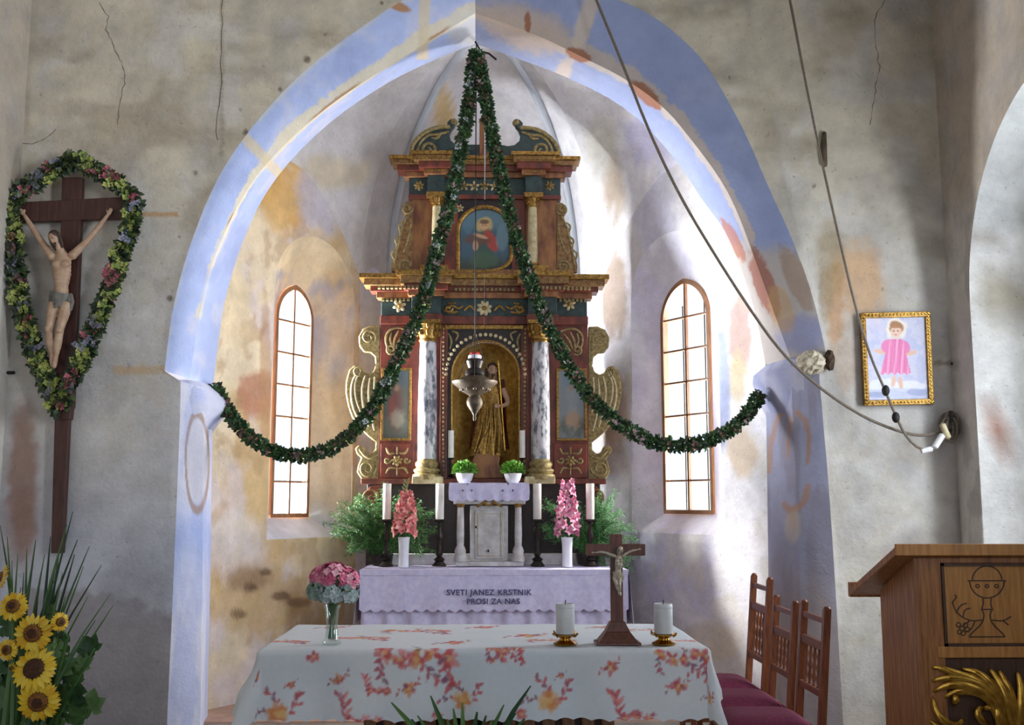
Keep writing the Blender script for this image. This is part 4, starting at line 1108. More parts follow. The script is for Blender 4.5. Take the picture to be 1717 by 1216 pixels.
# --- statue in the niche
YS = YR + .10
sb = P(816, 802, YR)
stt = thing('saint_statue', 'gilded wooden statue of a robed saint standing in the arched niche', 'statue', (sb.x, YS, nbw[0][1]))
k = YS / F; r = lambda x: x * k
X0, Z0 = sb.x, nbw[0][1]
V = lambda x, y, z: Vector((X0 + r(x) * 1.12, YS + r(y), Z0 + r(z)))      # x right, y back, z up, in photo-pixel sized units
mb = MB()
mb.prism([(X0 + r(x), Z0 + r(z)) for x, z in ((-26, 0), (28, 0), (27, 10), (20, 24), (23, 36), (10, 42), (-8, 40), (-18, 44), (-24, 30), (-20, 14))], YS - r(16), YS + r(18))
o = mb.build('rocky_base', BROWNM, stt, smooth=False, bevel=.012)
mb = MB()
def robe(a, b):
    th = 2 * PI * a; z = 38 + 130 * b; f_ = 1 + (.10 * (1 - b) + .02) * math.sin(th * 9 + 3 * b) + .05 * math.sin(th * 4 + 7 * b)
    rx = np.interp(b, [0, .25, .55, .75, .92, 1], [24, 22, 18, 19, 19, 8]); ry = np.interp(b, [0, .25, .55, .75, .92, 1], [15, 14, 12, 12, 11, 7])
    return V(rx * f_ * math.cos(th) + 4 * math.sin(b * 3), ry * f_ * math.sin(th), z)
mb.grid(robe, 54, 30)
for i, (x0, x1) in enumerate(((-18, -4), (-10, 2), (0, 6), (10, 10), (18, 14), (-14, 10))):
    mb.tube([V(x0, -13, 44), V((x0 + x1) / 2 + 3, -15, 84), V(x1, -11, 130)], [r(2.5), r(2.2), r(1)], 6)
mb.build('robe', GOLD, stt)
mb = MB()
mb.tube([V(7, 0, 160), V(8, -1, 172)], [r(5), r(4.6)], 10); mb.ell(V(8, -2, 183), (r(8), r(9), r(11)), None, 14, 10); mb.ell(V(8, -5, 177), (r(5.5), r(5.5), r(5)))
mb.tube([V(8, -11, 185), V(8, -13.5, 181)], [r(1), r(1.8)], 6); mb.ell(V(8, -10, 186.5), (r(5.5), r(1.6), r(1.2))); mb.ell(V(8, -10.6, 176.5), (r(2.4), r(1.2), r(.9)))
for s in (-1, 1): mb.ell(V(8 + 8 * s, -1, 182), (r(1), r(2), r(3)), None, 6, 5)
# right arm raised, left arm bent across holding a thin staff
mb.tube(resample([V(-14, -2, 150), V(-26, -8, 128), V(-20, -20, 148)], 12), [r(6 - .25 * i) for i in range(12)], 10)
mb.tube(resample([V(24, -2, 150), V(34, -8, 126), V(22, -20, 120)], 12), [r(6 - .25 * i) for i in range(12)], 10)
for hx, hy, hz, ux, uz in ((-20, -20, 150, .1, 1), (21, -21, 120, -1, .1)):
    mb.ell(V(hx + ux * 2, hy, hz + uz * 2), (r(3), r(2), r(3.4)), None, 8, 6)
    for i in range(4):
        ox, oz = (-3 + 2 * i, 0) if uz > .5 else (0, -3 + 2 * i)
        mb.tube([V(hx + ux * 4 + ox, hy, hz + uz * 4 + oz), V(hx + ux * 8 + ox, hy - 1, hz + uz * 8 + oz), V(hx + ux * (9.5 - .6 * abs(i - 1)) + ox, hy - 3, hz + uz * (9.5 - .6 * abs(i - 1)) + oz)], [r(1), r(.95), r(.7)], 6)
    mb.tube([V(hx - 2.6, hy, hz), V(hx - 5, hy - 2, hz + 3), V(hx - 5.2, hy - 3, hz + 5)], [r(1.2), r(1.1), r(.8)], 6)
bd = fuse(mb, 'body', SKIN, stt, .005, 4)
mb = MB(); mb.ell(V(8, .5, 187), (r(9.6), r(9.6), r(9.5)), None, 14, 8)
for s in (-1, 1): mb.tube([V(8 + 8 * s, 0, 186), V(8 + 9.5 * s, 0, 176), V(8 + 8 * s, -1, 165)], [r(3), r(3), r(1.4)], 8)
mb.tube([V(4, -8, 175), V(8, -9.5, 172), V(12, -8, 175)], [r(1.5), r(2.6), r(1.5)], 7); mb.tube([V(8, -8.5, 174), V(8, -8, 166)], [r(2.6), r(.8)], 7)
mb.build('hair', HAIR, bd)
mb = MB(); mb.tube([V(27, -22, 46), V(17, -22, 196)], r(1.1), 7); mb.tube([V(12, -22, 184), V(24, -22, 185)], r(1), 7); mb.build('cross_staff', GOLDB, stt)
mb = MB()
def cape(a, b):
    th = PI * (.05 + .9 * a); z = 168 - 118 * b; f_ = 1 + .08 * math.sin(th * 8 + 4 * b)
    return V((20 + 10 * b) * f_ * math.cos(th) + 5, (11 + 6 * b) * f_ * math.sin(th), z)
mb.grid(cape, 30, 20); mb.build('cape', REDM, stt)

# ------------------------------------------------------------------ altar and what stands on it
YA = 8.85                                   # front of the altar table
ZA = P(820, 955, YA).z                      # its top
ax0, ax1 = P(606, 1000, YA).x, P(1050, 1000, YA).x
alt = thing('altar_table', 'long masonry altar block under the white lace cloth', 'altar', ((ax0 + ax1) / 2, YA + .4, .012))
MB().box(ax0 + .05, ax1 - .05, YA + .06, YR - .005, .012, ZA - .09).build('altar_body', STONE, alt, smooth=False, bevel=.01)
MB().box(ax0, ax1, YA + .01, YR - .005, ZA - .09, ZA - .012).build('altar_slab', STONE, alt, smooth=False, bevel=.01)
# cloth: smooth top, two hanging layers with folds; the upper one is lace with a scalloped hem
clo = thing('altar_cloth', 'white altar cloth with lace front and blue embroidered lettering', 'altar cloth', ((ax0 + ax1) / 2, YA + .3, ZA))
zl0, zl1 = P(820, 1020, YA).z, P(820, 1062, YA).z
def under(a, b):
    x = ax0 + (ax1 - ax0) * a; z = ZA - .01 + (zl1 - ZA) * b
    y = YA + .006 - .016 * b * (1 + math.sin(a * 62 + 1.5 * math.sin(a * 9))) - .004 * math.sin(a * 140) * b
    return Vector((x, y, z))
MB().grid(under, 160, 14).build('pleated_undercloth', WHITE, clo)
def over(a, b):
    x = ax0 - .012 + (ax1 - ax0 + .024) * a
    hem = zl0 - .022 * abs(math.sin(a * PI * 24))
    if b < .55:       # top
        t = b / .55; return Vector((x, YR - .03 + (YA - .018 - YR + .03) * t, ZA + .004 * math.sin(a * 40) * math.sin(t * 6)))
    t = (b - .55) / .45
    return Vector((x, YA - .03 - .015 * t - .008 * t * math.sin(a * 44 + .8), ZA - .004 + (hem - ZA) * t))
MB().grid(over, 220, 30).build('lace_overcloth', WHITE, clo)
for s in (-1, 1):
    x0 = ax0 - .012 if s < 0 else ax1 + .012
    MB().grid(lambda a, b: Vector((x0 + s * (.01 + .03 * b + .012 * b * math.sin(a * 26)), YA - .03 + (YR - .03 - YA + .03) * a, ZA - .002 + (zl0 - .12 - ZA) * b)), 40, 12).build('side_drop', WHITE, clo)
MB().grid(lambda a, b: Vector((ax0 - .015 + (ax1 - ax0 + .03) * a, YA - .038 - .004 * math.sin(a * 40), ZA - .045 + .055 * b - .01 * b * b)), 120, 4).build('cloth_border', WHITE, clo)
def text(s, px, py, h, par, name):
    cu = bpy.data.curves.new(name, 'FONT'); cu.body = s; cu.size = h; cu.align_x = 'CENTER'; cu.align_y = 'CENTER'; cu.extrude = .0012; cu.offset = .0015; cu.space_character = 1.12
    t = bpy.data.objects.new('t', cu); COL.objects.link(t)
    dg = bpy.context.evaluated_depsgraph_get(); dg.update()
    me = bpy.data.meshes.new_from_object(t.evaluated_get(dg)); bpy.data.objects.remove(t)
    q = P(px, py, YA - .056); me.transform(Matrix.Translation(q) @ Matrix.Rotation(PI / 2, 4, 'X')); me.materials.clear()
    return place(me, name, INK, par)
text('SVETI JANEZ KRSTNIK', 820, 994, .064, clo, 'embroidered_lettering'); text('PROSI ZA NAS', 827, 1009, .062, clo, 'embroidered_lettering')
# stone shelf along the back of the altar
gr = MB().box(ax0 + .08, ax1 - .1, YR - .13, YR - .012, ZA + .001, ZA + .10).build('altar_shelf', TABW, smooth=False, bevel=.006); tag(gr, 'low grey shelf along the back of the altar under the ferns', 'shelf')

# tabernacle
YT = 9.18
tx = P(820, 880, YT).x; tz = lambda py: P(820, py, YT).z; txx = lambda px: P(px, 880, YT).x
tab = thing('tabernacle', 'small grey-white tabernacle with columns and door in the middle of the altar', 'tabernacle', (tx, YT + .1, ZA + .005))
zb = ZA + .006
MB().box(txx(764), txx(878), YT - .02, YT + .21, zb, zb + .04).build('plinth', TABW, tab, smooth=False, bevel=.006)
MB().prism([(txx(788), zb + .04), (txx(852), zb + .04), (txx(852), tz(848)), (txx(788), tz(848))], YT + .03, YT + .2).build('body', TABW, tab, smooth=False, bevel=.006)
dr = MB().box(txx(797), txx(845), YT + .015, YT + .035, zb + .06, tz(856)).build('door', TABW, tab, smooth=False, bevel=.008)
mb = MB(); mb.box(txx(801), txx(841), YT + .008, YT + .016, zb + .085, zb + .09); mb.box(txx(801), txx(841), YT + .008, YT + .016, tz(862), tz(861)); mb.box(txx(801), txx(802), YT + .008, YT + .016, zb + .085, tz(861)); mb.box(txx(840), txx(841), YT + .008, YT + .016, zb + .085, tz(861)); mb.build('door_moulding', CREAM, dr, smooth=False)
MB().ell((txx(798), YT + .008, tz(884)), (.008, .008, .012)).build('keyhole', IRON, dr)
MB().ell((txx(819), YT + .004, tz(924)), (.007, .006, .014)).build('keyhole', IRON, dr)
MB().box(txx(760), txx(881), YT - .02, YT + .21, tz(846), tz(816)).build('cornice', TABW, tab, smooth=False, bevel=.01)
mb = MB(); 
for pa in (((800, 850), (812, 842), (820, 850), (828, 842), (842, 850)), ((806, 846), (820, 838), (834, 846))):
    mb.tube(resample([P(x, y, YT - .02) for x, y in pa], 16), .010, 7)
mb.build('gilt_garland', GOLD, tab)
for pxc in (772, 869):
    x = txx(pxc); z0, z1 = tz(916), tz(851)
    mb = MB(); mb.lathe([(.030, z0), (.033, z0 + .1), (.028, z1)], (x, YT, 0), 14); mb.build('column', TABW, tab)
    mb = MB(); mb.lathe([(.028, z1), (.032, z1 + .01), (.036, z1 + .02), (.044, tz(845))], (x, YT, 0), 14); mb.build('capital', GOLD, tab)
    mb = MB(); mb.lathe([(.055, zb + .04), (.058, zb + .07), (.045, zb + .10), (.05, zb + .13), (.038, z0 - .01), (.034, z0)], (x, YT + .012, 0), 14); mb.build('column_base', TABW, tab)
    for dx in (-1, 1):
        pass
for pxc, sgn in ((757, -1), (884, 1)):
    pass
ZTB = tz(816)
# runner on the tabernacle
rn = thing('lace_runner', 'small white runner with scalloped edge on top of the tabernacle', 'cloth', (tx, YT + .1, ZTB))
rx0, rx1 = txx(753), txx(887)
def rf(a, b):
    x = rx0 + (rx1 - rx0) * a
    if b < .5: return Vector((x, YT + .21 - .245 * (b / .5), ZTB + .032 - .001 * math.sin(a * 20)))
    t = (b - .5) / .5; hem = tz(838) - .014 * abs(math.sin(a * PI * 9))
    return Vector((x + .01 * math.sin(t * 3) * (a - .5), YT - .036 - .012 * t - .006 * t * math.sin(a * 38), ZTB + .03 + (hem - ZTB - .03) * t))
MB().grid(rf, 90, 24).build('runner', WHITE, rn)
MB().box(rx0 + .015, rx1 - .015, YT - .03, YT + .21, ZTB, ZTB + .030).build('board', TABW, rn, smooth=False)
for px, py in ((784, 812), (776, 823), (791, 823), (852, 812), (843, 823), (860, 823)):
    mb = MB(); p = P(px, py, YT - .058); mb.tube([p + Vector((-.008, 0, .006)), p + Vector((-.004, 0, .008)), p + Vector((0, 0, .002)), p + Vector((.004, 0, .008)), p + Vector((.008, 0, .006)), p + Vector((0, 0, -.010)), p + Vector((-.008, 0, .006))], .003, 5)
    mb.build('embroidered_heart', INK, rn)

# potted green plants on the tabernacle
def leafball(c, rr, n, cols, L, W, seed, squash=.75, up=.3):
    R_ = random.Random(seed); mb = MB()
    for i in range(n):
        a = R_.uniform(0, 2 * PI); z = R_.uniform(-.35, 1); q = math.sqrt(max(0, 1 - z * z)); d = Vector((q * math.cos(a), q * math.sin(a), z))
        p = Vector(c) + Vector((d.x * rr, d.y * rr, d.z * rr * squash)) * R_.uniform(.55, .98)
        mb.col = lin(R_.choice(cols)); mb.leaf(p, d + Vector((R_.uniform(-.6, .6), R_.uniform(-.6, .6), up)), (R_.uniform(-1, 1), R_.uniform(-1, 1), 1), L * R_.uniform(.7, 1.3), W)
    return mb
for i, (px, lab) in enumerate(((779, 'left of the two small green potted plants on the tabernacle'), (860, 'right of the two small green potted plants on the tabernacle'))):
    x = P(px, 800, YT + .05).x; z = ZTB + .033
    pp = thing('potted_plant', lab, 'plant', (x, YT + .06, z), group='green pots on the tabernacle')
    mb = MB(); mb.lathe([(.045, 0), (.062, .02), (.076, .065), (.079, .082), (.07, .082), (.06, .07)], (x, YT + .06, z), 20); mb.build('pot', PORC, pp)
    leafball((x, YT + .06, z + .105), .098, 900, ((94, 150, 44), (120, 176, 58), (62, 116, 34), (140, 190, 80)), .03, .016, 5 + i).build('foliage', LEAFV, pp, vc=True, kind='stuff')

# candlesticks and candles
def candlestick(px, y_base, y_top, Y, zb, label, cr, y_ctop, clabel, k=1.0, cols=(BRONZE, WAX), group='tall candles on the altar'):
    x = P(px, 900, Y).x; zt = P(px, y_top, Y).z; h = zt - zb
    s = thing('candlestick', label, 'candlestick', (x, Y, zb), group='dark candlesticks on the altar')
    mb = MB(); mb.lathe([(.062 * k, 0), (.064 * k, .02 * h), (.05 * k, .05 * h), (.035 * k, .10 * h), (.05 * k, .14 * h), (.02 * k, .2 * h)], (x, Y, zb), 18)
    mb.build('foot', cols[0], s)
    mb = MB(); mb.lathe([(.02 * k, .2 * h), (.034 * k, .27 * h), (.02 * k, .34 * h), (.016 * k, .5 * h), (.026 * k, .58 * h), (.032 * k, .64 * h), (.018 * k, .72 * h), (.015 * k, .86 * h), (.024 * k, .9 * h), (.02 * k, .93 * h)], (x, Y, zb), 18)
    mb.build('stem', cols[0], s)
    mb = MB(); mb.lathe([(.02 * k, .93 * h), (.05 * k, .955 * h), (.056 * k, .985 * h), (.05 * k, .995 * h), (.03 * k, h)], (x, Y, zb), 18); mb.build('drip_pan', cols[0], s)
    candle(x, Y, zt, P(px, y_ctop, Y).z, cr, clabel, cols[1], group)
def candle(x, Y, z0, z1, r, label, mat, group, rim=True):
    cd = thing('candle', label, 'candle', (x, Y, z0), group=group)
    mb = MB(); z0 += .001; mb.lathe([(r, z0), (r, z0 + (z1 - z0) * .5), (r, z1 - .004), (r * .93, z1), (r * .8, z1 - .004), (0.001, z1 - .006)], (x, Y, 0), 20); mb.build('wax_body', mat, cd)
    MB().tube([(x, Y, z1 - .008), (x + .001, Y, z1 + .006), (x + .003, Y, z1 + .014)], .0022, 6).build('wick', IRON, cd)
    if rim:
        MB().lathe([(r * 1.01, z1 - .02), (r * 1.03, z1 - .016), (r * 1.01, z1 - .012)], (x, Y, 0), 20).build('wax_ring', mat, cd)
zA2 = ZA + .006
for px, nm in ((648, 'first from the left'), (737, 'second from the left'), (901, 'third from the left'), (990, 'fourth from the left')):
    candlestick(px, 950, 871, 9.22, zA2, 'tall dark turned altar candlestick, %s of four' % nm, .036, 811, 'white candle on a dark altar candlestick, %s of four' % nm)
for px, nm in ((755, 'left'), (876, 'right')):
    Yc = YR - .08; zb2 = P(px, 806, Yc).z
    # they stand on the moulding of the altarpiece
    candlestick(px, 803, 768, Yc - .05, P(px, 803, YR).z + .004, 'small dark candle holder on the altarpiece ledge %s of the niche statue' % nm, .026, 722, 'slim white candle %s of the niche statue' % nm, .62, group='slim candles by the niche')

# white vases with pink gladioli
def blossom_mesh(R_, cols, size):
    mb = MB()
    for i in range(6):
        a = 2 * PI * i / 6; mb.col = lin(R_.choice(cols)); d = Vector((math.cos(a) * .75, -.75, math.sin(a) * .75))
        mb.leaf((0, 0, 0), d, (0, -1, 0.01), size, size * .75, .25, .12)
    mb.col = lin((236, 226, 170)); mb.tube([(0, 0, 0), (0, -size * .5, .002)], size * .05, 5)
    return mb.mesh('blossom', True, True)
def vase_lathe(x, Y, z, h, r, par):
    mb = MB(); mb.lathe([(r * .9, 0), (r * 1.0, .01), (r * .92, .05 * h), (r * .88, .3 * h), (r * .92, .7 * h), (r * 1.02, .93 * h), (r * 1.1, h), (r * 1.0, h), (r * .85, .92 * h), (r * .7, .7 * h), (r * .6, .1 * h), (.001, .08 * h)], (x, Y, z), 22); return mb.build('vase_body', PORC, par)
for i, (px, lab, tones, ytop, tilt) in enumerate(((677, 'coral pink', ((226, 128, 128), (238, 150, 146), (214, 104, 110), (244, 180, 170)), 826, .02), (951, 'lilac pink', ((228, 130, 170), (238, 158, 190), (214, 108, 156), (246, 190, 210)), 806, .01))):
    Y = 9.06; x = P(px, 930, Y).x; z = ZA + .006; h = P(px, 901, Y).z - z
    vs = thing('flower_vase', 'slim white porcelain vase holding the %s gladiolus' % lab, 'vase', (x, Y, z), group='white vases on the altar'); vase_lathe(x, Y, z, h, .048, vs)
    gl = thing('gladiolus', '%s gladiolus spike in a white vase on the altar' % lab, 'flower', (x, Y, z + h * .2), group='gladioli on the altar')
    zt = P(px, ytop, Y).z; R_ = random.Random(40 + i)
    MB().tube([(x, Y, z + h * .2), (x + .005, Y, z + h), (x + tilt, Y, zt - .02)], .007, 7).build('stem', STEM, gl)
    me = blossom_mesh(R_, tones, .078); me2 = blossom_mesh(R_, tones, .066)
    z0 = z + h + .035; n = 40
    for j in range(n):
        t = j / (n - 1); zz = z0 + (zt - z0) * t; wdt = .075 * (1 - .62 * t ** 1.5)
        a = j * 2.4; o = place(me if j % 2 else me2, 'blossom', PETALV, gl)
        dx, dy = math.cos(a) * wdt, math.sin(a) * wdt * .8
        if dy > .035: dy *= .4
        o.location = (x + tilt * t + dx * .8, Y + dy, zz); o.rotation_euler = (R_.uniform(-.5, .1), R_.uniform(0, 6), math.atan2(dy - .03, dx) + PI / 2 + R_.uniform(-.4, .4)); s = 1 - .4 * t; o.scale = (s, s, s)
        o.matrix_parent_inverse = parent_world(gl).inverted()
    mb = MB()
    for j in range(9):
        a = R_.uniform(0, 6.3); mb.col = lin(R_.choice(((60, 104, 56), (44, 84, 50), (86, 124, 70)))); mb.leaf((x, Y, z + h), (math.cos(a) * .8, -abs(math.sin(a)) * .8, .55), (0, 0, 1), .12, .03, .2)
    mb.build('leaves', LEAFV, gl, vc=True)
    if i == 0:
        mb = MB()
        for j in range(7):
            q = .006 * j; mb.col = lin((150, 160, 110)); mb.leaf((x + .012 * j * .3, Y, zt + .015 * j), ((-1) ** j * .5, -.2, .8), (0, -1, 0), .05, .018)
        mb.build('buds', LEAFV, gl, vc=True)

# asparagus ferns behind the candles
def fern(name, label, base, tips, cols, seed, n=26):
    R_ = random.Random(seed); f_ = thing(name, label, 'fern', base)
    mp = MB(); mp.lathe([(.07, 0), (.09, .01), (.10, .09), (.105, .10), (.09, .10), (.08, .02)], base, 18); mp.build('pot', BRONZE, f_)
    st_ = MB(); lf_ = MB(); base = Vector(base) + Vector((0, 0, .09))
    for i in range(n * 4):
        t = Vector(R_.choice(tips)); t = t + Vector((R_.gauss(0, .07), R_.gauss(0, .06), R_.gauss(0, .07)))
        if t.y > YR - .06: t.y = YR - .06 - R_.random() * .05
        mid = base.lerp(t, .5) + Vector((0, 0, .06 + R_.random() * .06)); pts = resample([base, mid, t], 14)
        st_.tube(pts[::2], .0022, 4)
        for j in range(3, 14):
            for k in range(14):
                d = Vector((R_.gauss(0, 1), R_.gauss(0, 1), R_.gauss(0, .7))).normalized()
                p = pts[j] + Vector((R_.gauss(0, .012), R_.gauss(0, .012), R_.gauss(0, .012)))
                lf_.col = lin(R_.choice(cols)); L = R_.uniform(.02, .06); sd = d.orthogonal().normalized() * .0028
                e = p + d * L + Vector((0, 0, -.008))
                if e.y > YR - .02: continue
                lf_.add([p - sd, p + sd, e], [(0, 1, 2)])
    st_.build('stalks', STEM, f_); lf_.build('fronds', LEAFV, f_, vc=True, kind='stuff', auto=False)
FG = ((64, 122, 60), (86, 146, 76), (44, 96, 52), (112, 168, 96)); 
fb = lambda px, py, Y: P(px, py, Y)
yf_ = 9.32
fern('asparagus_fern', 'feathery green asparagus fern spreading out left of the altar candles', (P(640, 930, yf_).x, yf_, ZA + .006), [fb(x, y, yf_) for x, y in ((570, 865), (590, 850), (560, 890), (585, 910), (610, 870), (640, 850), (665, 840), (700, 850), (715, 870), (625, 840), (600, 920), (650, 900), (720, 900))], FG + ((120, 140, 84),), 61, 30)
fern('asparagus_fern', 'feathery bright green asparagus fern spreading out right of the altar candles', (P(985, 930, yf_).x, yf_, ZA + .006), [fb(x, y, yf_) for x, y in ((1040, 880), (1030, 855), (1015, 845), (1045, 905), (1010, 870), (975, 850), (930, 860), (920, 885), (1035, 925), (1000, 910), (965, 890), (1050, 940))], FG + ((120, 190, 120), (140, 206, 140)), 62, 30)

# ------------------------------------------------------------------ hanging sanctuary lamp
YLm = 8.75
lx = P(796, 650, YLm).x; lz = lambda py: P(796, py, YLm).z; km = YLm / F
lamp = thing('sanctuary_lamp', 'tarnished silver sanctuary lamp hanging on a wire in front of the niche', 'lamp', (lx, YLm, lz(705)))
prf = [(1, 706), (3, 702), (2, 697), (5, 692), (9, 686), (13, 680), (14, 674), (12, 668), (9, 664), (14, 661), (22, 656), (30, 649), (38, 643), (39, 640), (30, 638), (22, 634), (16, 631)]
mb = MB(); mb.lathe([(a * km, lz(y)) for a, y in prf], (lx, YLm, 0), 28)
for i in range(12):
    a = 2 * PI * i / 12; mb.ell((lx + math.cos(a) * 23 * km, YLm + math.sin(a) * 23 * km, lz(652)), (4 * km, 4 * km, 5 * km), None, 7, 5)
mb.build('bowl', PEWTER, lamp)
mb = MB(); mb.lathe([(a * km, lz(y)) for a, y in ((14, 632), (17, 628), (16, 622), (11, 618), (13, 612), (15, 606), (12, 602))], (lx, YLm, 0), 22); mb.build('oil_cup', BRONZE, lamp)
mb = MB(); mb.lathe([(a * km, lz(y)) for a, y in ((11, 603), (11.5, 597), (9, 595), (.2, 595))], (lx, YLm, 0), 18); mb.build('light_cover', PORC, lamp)
RED = pm('red_glass', (206, 70, 56), (180, 50, 44), .25, 0, 10, 0)
mb = MB(); mb.lathe([(a * km, lz(y)) for a, y in ((9, 595), (8, 592), (4, 590), (.2, 589))], (lx, YLm, 0), 16); mb.build('red_cap', RED, lamp)
for i in range(3):
    a = 2 * PI * i / 3 + .5; mb = MB()
    mb.tube([(lx + math.cos(a) * 36 * km, YLm + math.sin(a) * 36 * km, lz(641)), (lx + math.cos(a) * 16 * km, YLm + math.sin(a) * 16 * km, lz(600)), (lx, YLm, lz(560))], .004, 5); mb.build('chain', IRON, lamp)
hv = OV.z - .32
mb = MB(); mb.tube([(lx, YLm, lz(560)), (lx, YLm, P(796, 60, YLm).z + .9)], .005, 6); mb.build('wire', IRON, lamp)

# ------------------------------------------------------------------ leaf garlands under the arch
def flower_mesh(R_, cols, size, n=9):
    mb = MB()
    for i in range(n):
        a = R_.uniform(0, 6.3); q = R_.uniform(0, 1) ** .5; p = Vector((math.cos(a) * q, -.35 * (1 - q), math.sin(a) * q)) * size
        mb.col = lin(R_.choice(cols))
        for k in range(4):
            b = a + k * PI / 2 + R_.uniform(-.2, .2); mb.leaf(p, (math.cos(b), -.35, math.sin(b)), (0, -1, .01), size * .42, size * .36, .1, .1)
    return mb.mesh('flower', True, True)
GREENS = ((34, 66, 36), (48, 86, 42), (28, 52, 32), (66, 102, 52), (42, 74, 46), (70, 70, 44))
def garland(name, label, pts, rad, nleaf, cols, fl, nfl, seed, cat='garland', group=None, fsize=.032, L=.042, W=.027, flat=1.0):
    R_ = random.Random(seed); g = thing(name, label, cat, pts[0], group=group)
    path = resample(pts, 160)
    MB().tube(path[::3], rad * .35, 6).build('core_rope', STEM, g)
    mb = MB()
    for i in range(nleaf):
        j = R_.randrange(1, 159); t = (path[j + 1] - path[j - 1]).normalized() if j < 159 else Vector((0, 0, 1))
        a = R_.uniform(0, 2 * PI); o1 = t.orthogonal().normalized(); o2 = t.cross(o1); d = o1 * math.cos(a) + o2 * math.sin(a); d.y *= flat
        mb.col = lin(R_.choice(cols)); p = path[j].lerp(path[j + 1], R_.random()) + d * rad * R_.uniform(.2, .7)
        mb.leaf(p, d + t * R_.uniform(-.9, .9), (R_.uniform(-1, 1), -1, R_.uniform(-1, 1)), L * R_.uniform(.7, 1.3), W, R_.uniform(0, .3))
    mb.build('foliage', LEAFV, g, vc=True, kind='stuff', auto=False)
    ms_ = [flower_mesh(R_, c_, fsize) for c_ in fl]
    for i in range(nfl):
        j = 2 + int((i + R_.random() * .8) / nfl * 155); t = (path[j + 1] - path[j - 1]).normalized(); sd = t.cross(Vector((0, 1, 0))).normalized()
        o = place(R_.choice(ms_), 'flower', PETALV, g)
        o.location = path[j] + sd * rad * R_.uniform(-.55, .55) + Vector((0, -rad * R_.uniform(.6, .85) * flat, 0)); o.rotation_euler = (R_.uniform(-.4, .4), R_.uniform(0, 6), R_.uniform(-.4, .4))
        s = R_.uniform(.75, 1.15); o.scale = (s, s, s)
    return g
YG = 8.05
gl_ = [P(x, y, YG) for x, y in ((797, 82), (788, 160), (772, 260), (752, 350), (735, 410), (718, 480), (695, 545), (660, 622), (620, 695), (575, 742), (520, 767), (470, 763), (425, 740), (390, 703), (368, 664), (360, 646))]
gr_ = [P(x, y, YG - .05) for x, y in ((799, 84), (812, 150), (825, 230), (845, 320), (868, 410), (895, 490), (930, 575), (975, 650), (1030, 707), (1085, 740), (1135, 749), (1185, 742), (1225, 722), (1255, 695), (1275, 660))]
PALE = (((150, 130, 130), (176, 150, 152), (120, 96, 96)), ((196, 200, 206), (170, 180, 186), (206, 206, 196)), ((120, 80, 72), (146, 100, 92), (98, 66, 60)))
garland('leaf_garland', 'green leaf garland hanging from the arch tip to the left impost', gl_, .047, 3600, GREENS, PALE, 34, 71, group='garlands under the chancel arch')
garland('leaf_garland', 'green leaf garland hanging from the arch tip to the right impost', gr_, .046, 3600, GREENS, (PALE[0], PALE[2]), 26, 72, group='garlands under the chancel arch')
mb = MB(); q = P(812, 88, YG); mb.tube([P(797, 70, YG + .05), P(806, 86, YG), P(820, 90, YG), P(832, 100, YG)], .008, 6); o = mb.build('garland_hook', IRON); tag(o, 'small iron hook at the arch tip holding both garlands', 'hook')

# ------------------------------------------------------------------ crucifix on the left wall
YX = 7.50
cr_ = thing('large_crucifix', 'large dark wooden crucifix with painted figure hanging on the left wall', 'crucifix', P(100, 925, YX))
kx = YX / F
def beam(px0, px1, py0, py1, y0, y1, tilt=0):
    a, b = P(px0, py0, YX), P(px1, py1, YX); return (a.x, b.x, y0, y1, b.z, a.z)
q = [P(x, y, YX) for x, y in ((105, 297), (138, 297), (127, 682), (84, 682))]
q = [P(x, y, YX) for x, y in ((104, 297), (138, 297), (131, 480), (122, 684), (88, 684), (98, 480))]
MB().prism([(v.x, v.z) for v in q], YX, YX + .055).build('upright', CROSSW, cr_, smooth=False, bevel=.006)
q = [P(x, y, YX) for x, y in ((22, 340), (231, 329), (230, 366), (22, 373))]
MB().prism([(v.x, v.z) for v in q], YX - .006, YX + .05).build('crossbeam', CROSSW, cr_, smooth=False, bevel=.006)
q = [P(x, y, YX) for x, y in ((91, 680), (116, 680), (104, 928), (84, 928))]
MB().prism([(v.x, v.z) for v in q], YX + .008, YX + .06).build('pole', CROSSW, cr_, smooth=False, bevel=.006)
q = [P(x, y, YX) for x, y in ((86, 672), (121, 672), (117, 704), (90, 704))]
MB().prism([(v.x, v.z) for v in q], YX - .008, YX + .065).build('collar', CROSSW, cr_, smooth=False, bevel=.006)
def jt(x, y, d): v = P(x, y, YX); return (v.x, YX - d, v.z)
J = dict(hip=jt(106, 503, .05), waist=jt(109, 478, .055), chest=jt(110, 450, .065), sl=jt(92, 433, .055), sr=jt(127, 431, .055), neck=jt(108, 424, .07), head=jt(101, 405, .105),
         el=jt(66, 396, .045), wl=jt(44, 363, .03), pl=jt(34, 351, .03), er=jt(156, 401, .045), wr=jt(183, 363, .03), pr=jt(191, 350, .03),
         hl=jt(97, 512, .055), kl=jt(91, 556, .10), al=jt(92, 598, .05), tl=jt(94, 616, .065), hr=jt(117, 512, .055), kr=jt(110, 558, .105), ar=jt(100, 600, .065), tr=jt(98, 619, .08))
SKINX = pm('painted_flesh', (186, 158, 132), (160, 126, 102), .5, 0, 12, .08); LOIN = pm('grey_loincloth', (122, 116, 106), (92, 92, 90), .6, 0, 18, .12)
corpus(cr_, J, kx, SKINX, LOIN, HAIR, .005)
WR = (((164, 86, 98), (186, 110, 120), (136, 64, 80)), ((140, 154, 74), (166, 172, 92), (112, 130, 60)), ((120, 124, 142), (104, 112, 130), (138, 136, 150)), ((112, 62, 66), (136, 82, 80), (90, 52, 58)))
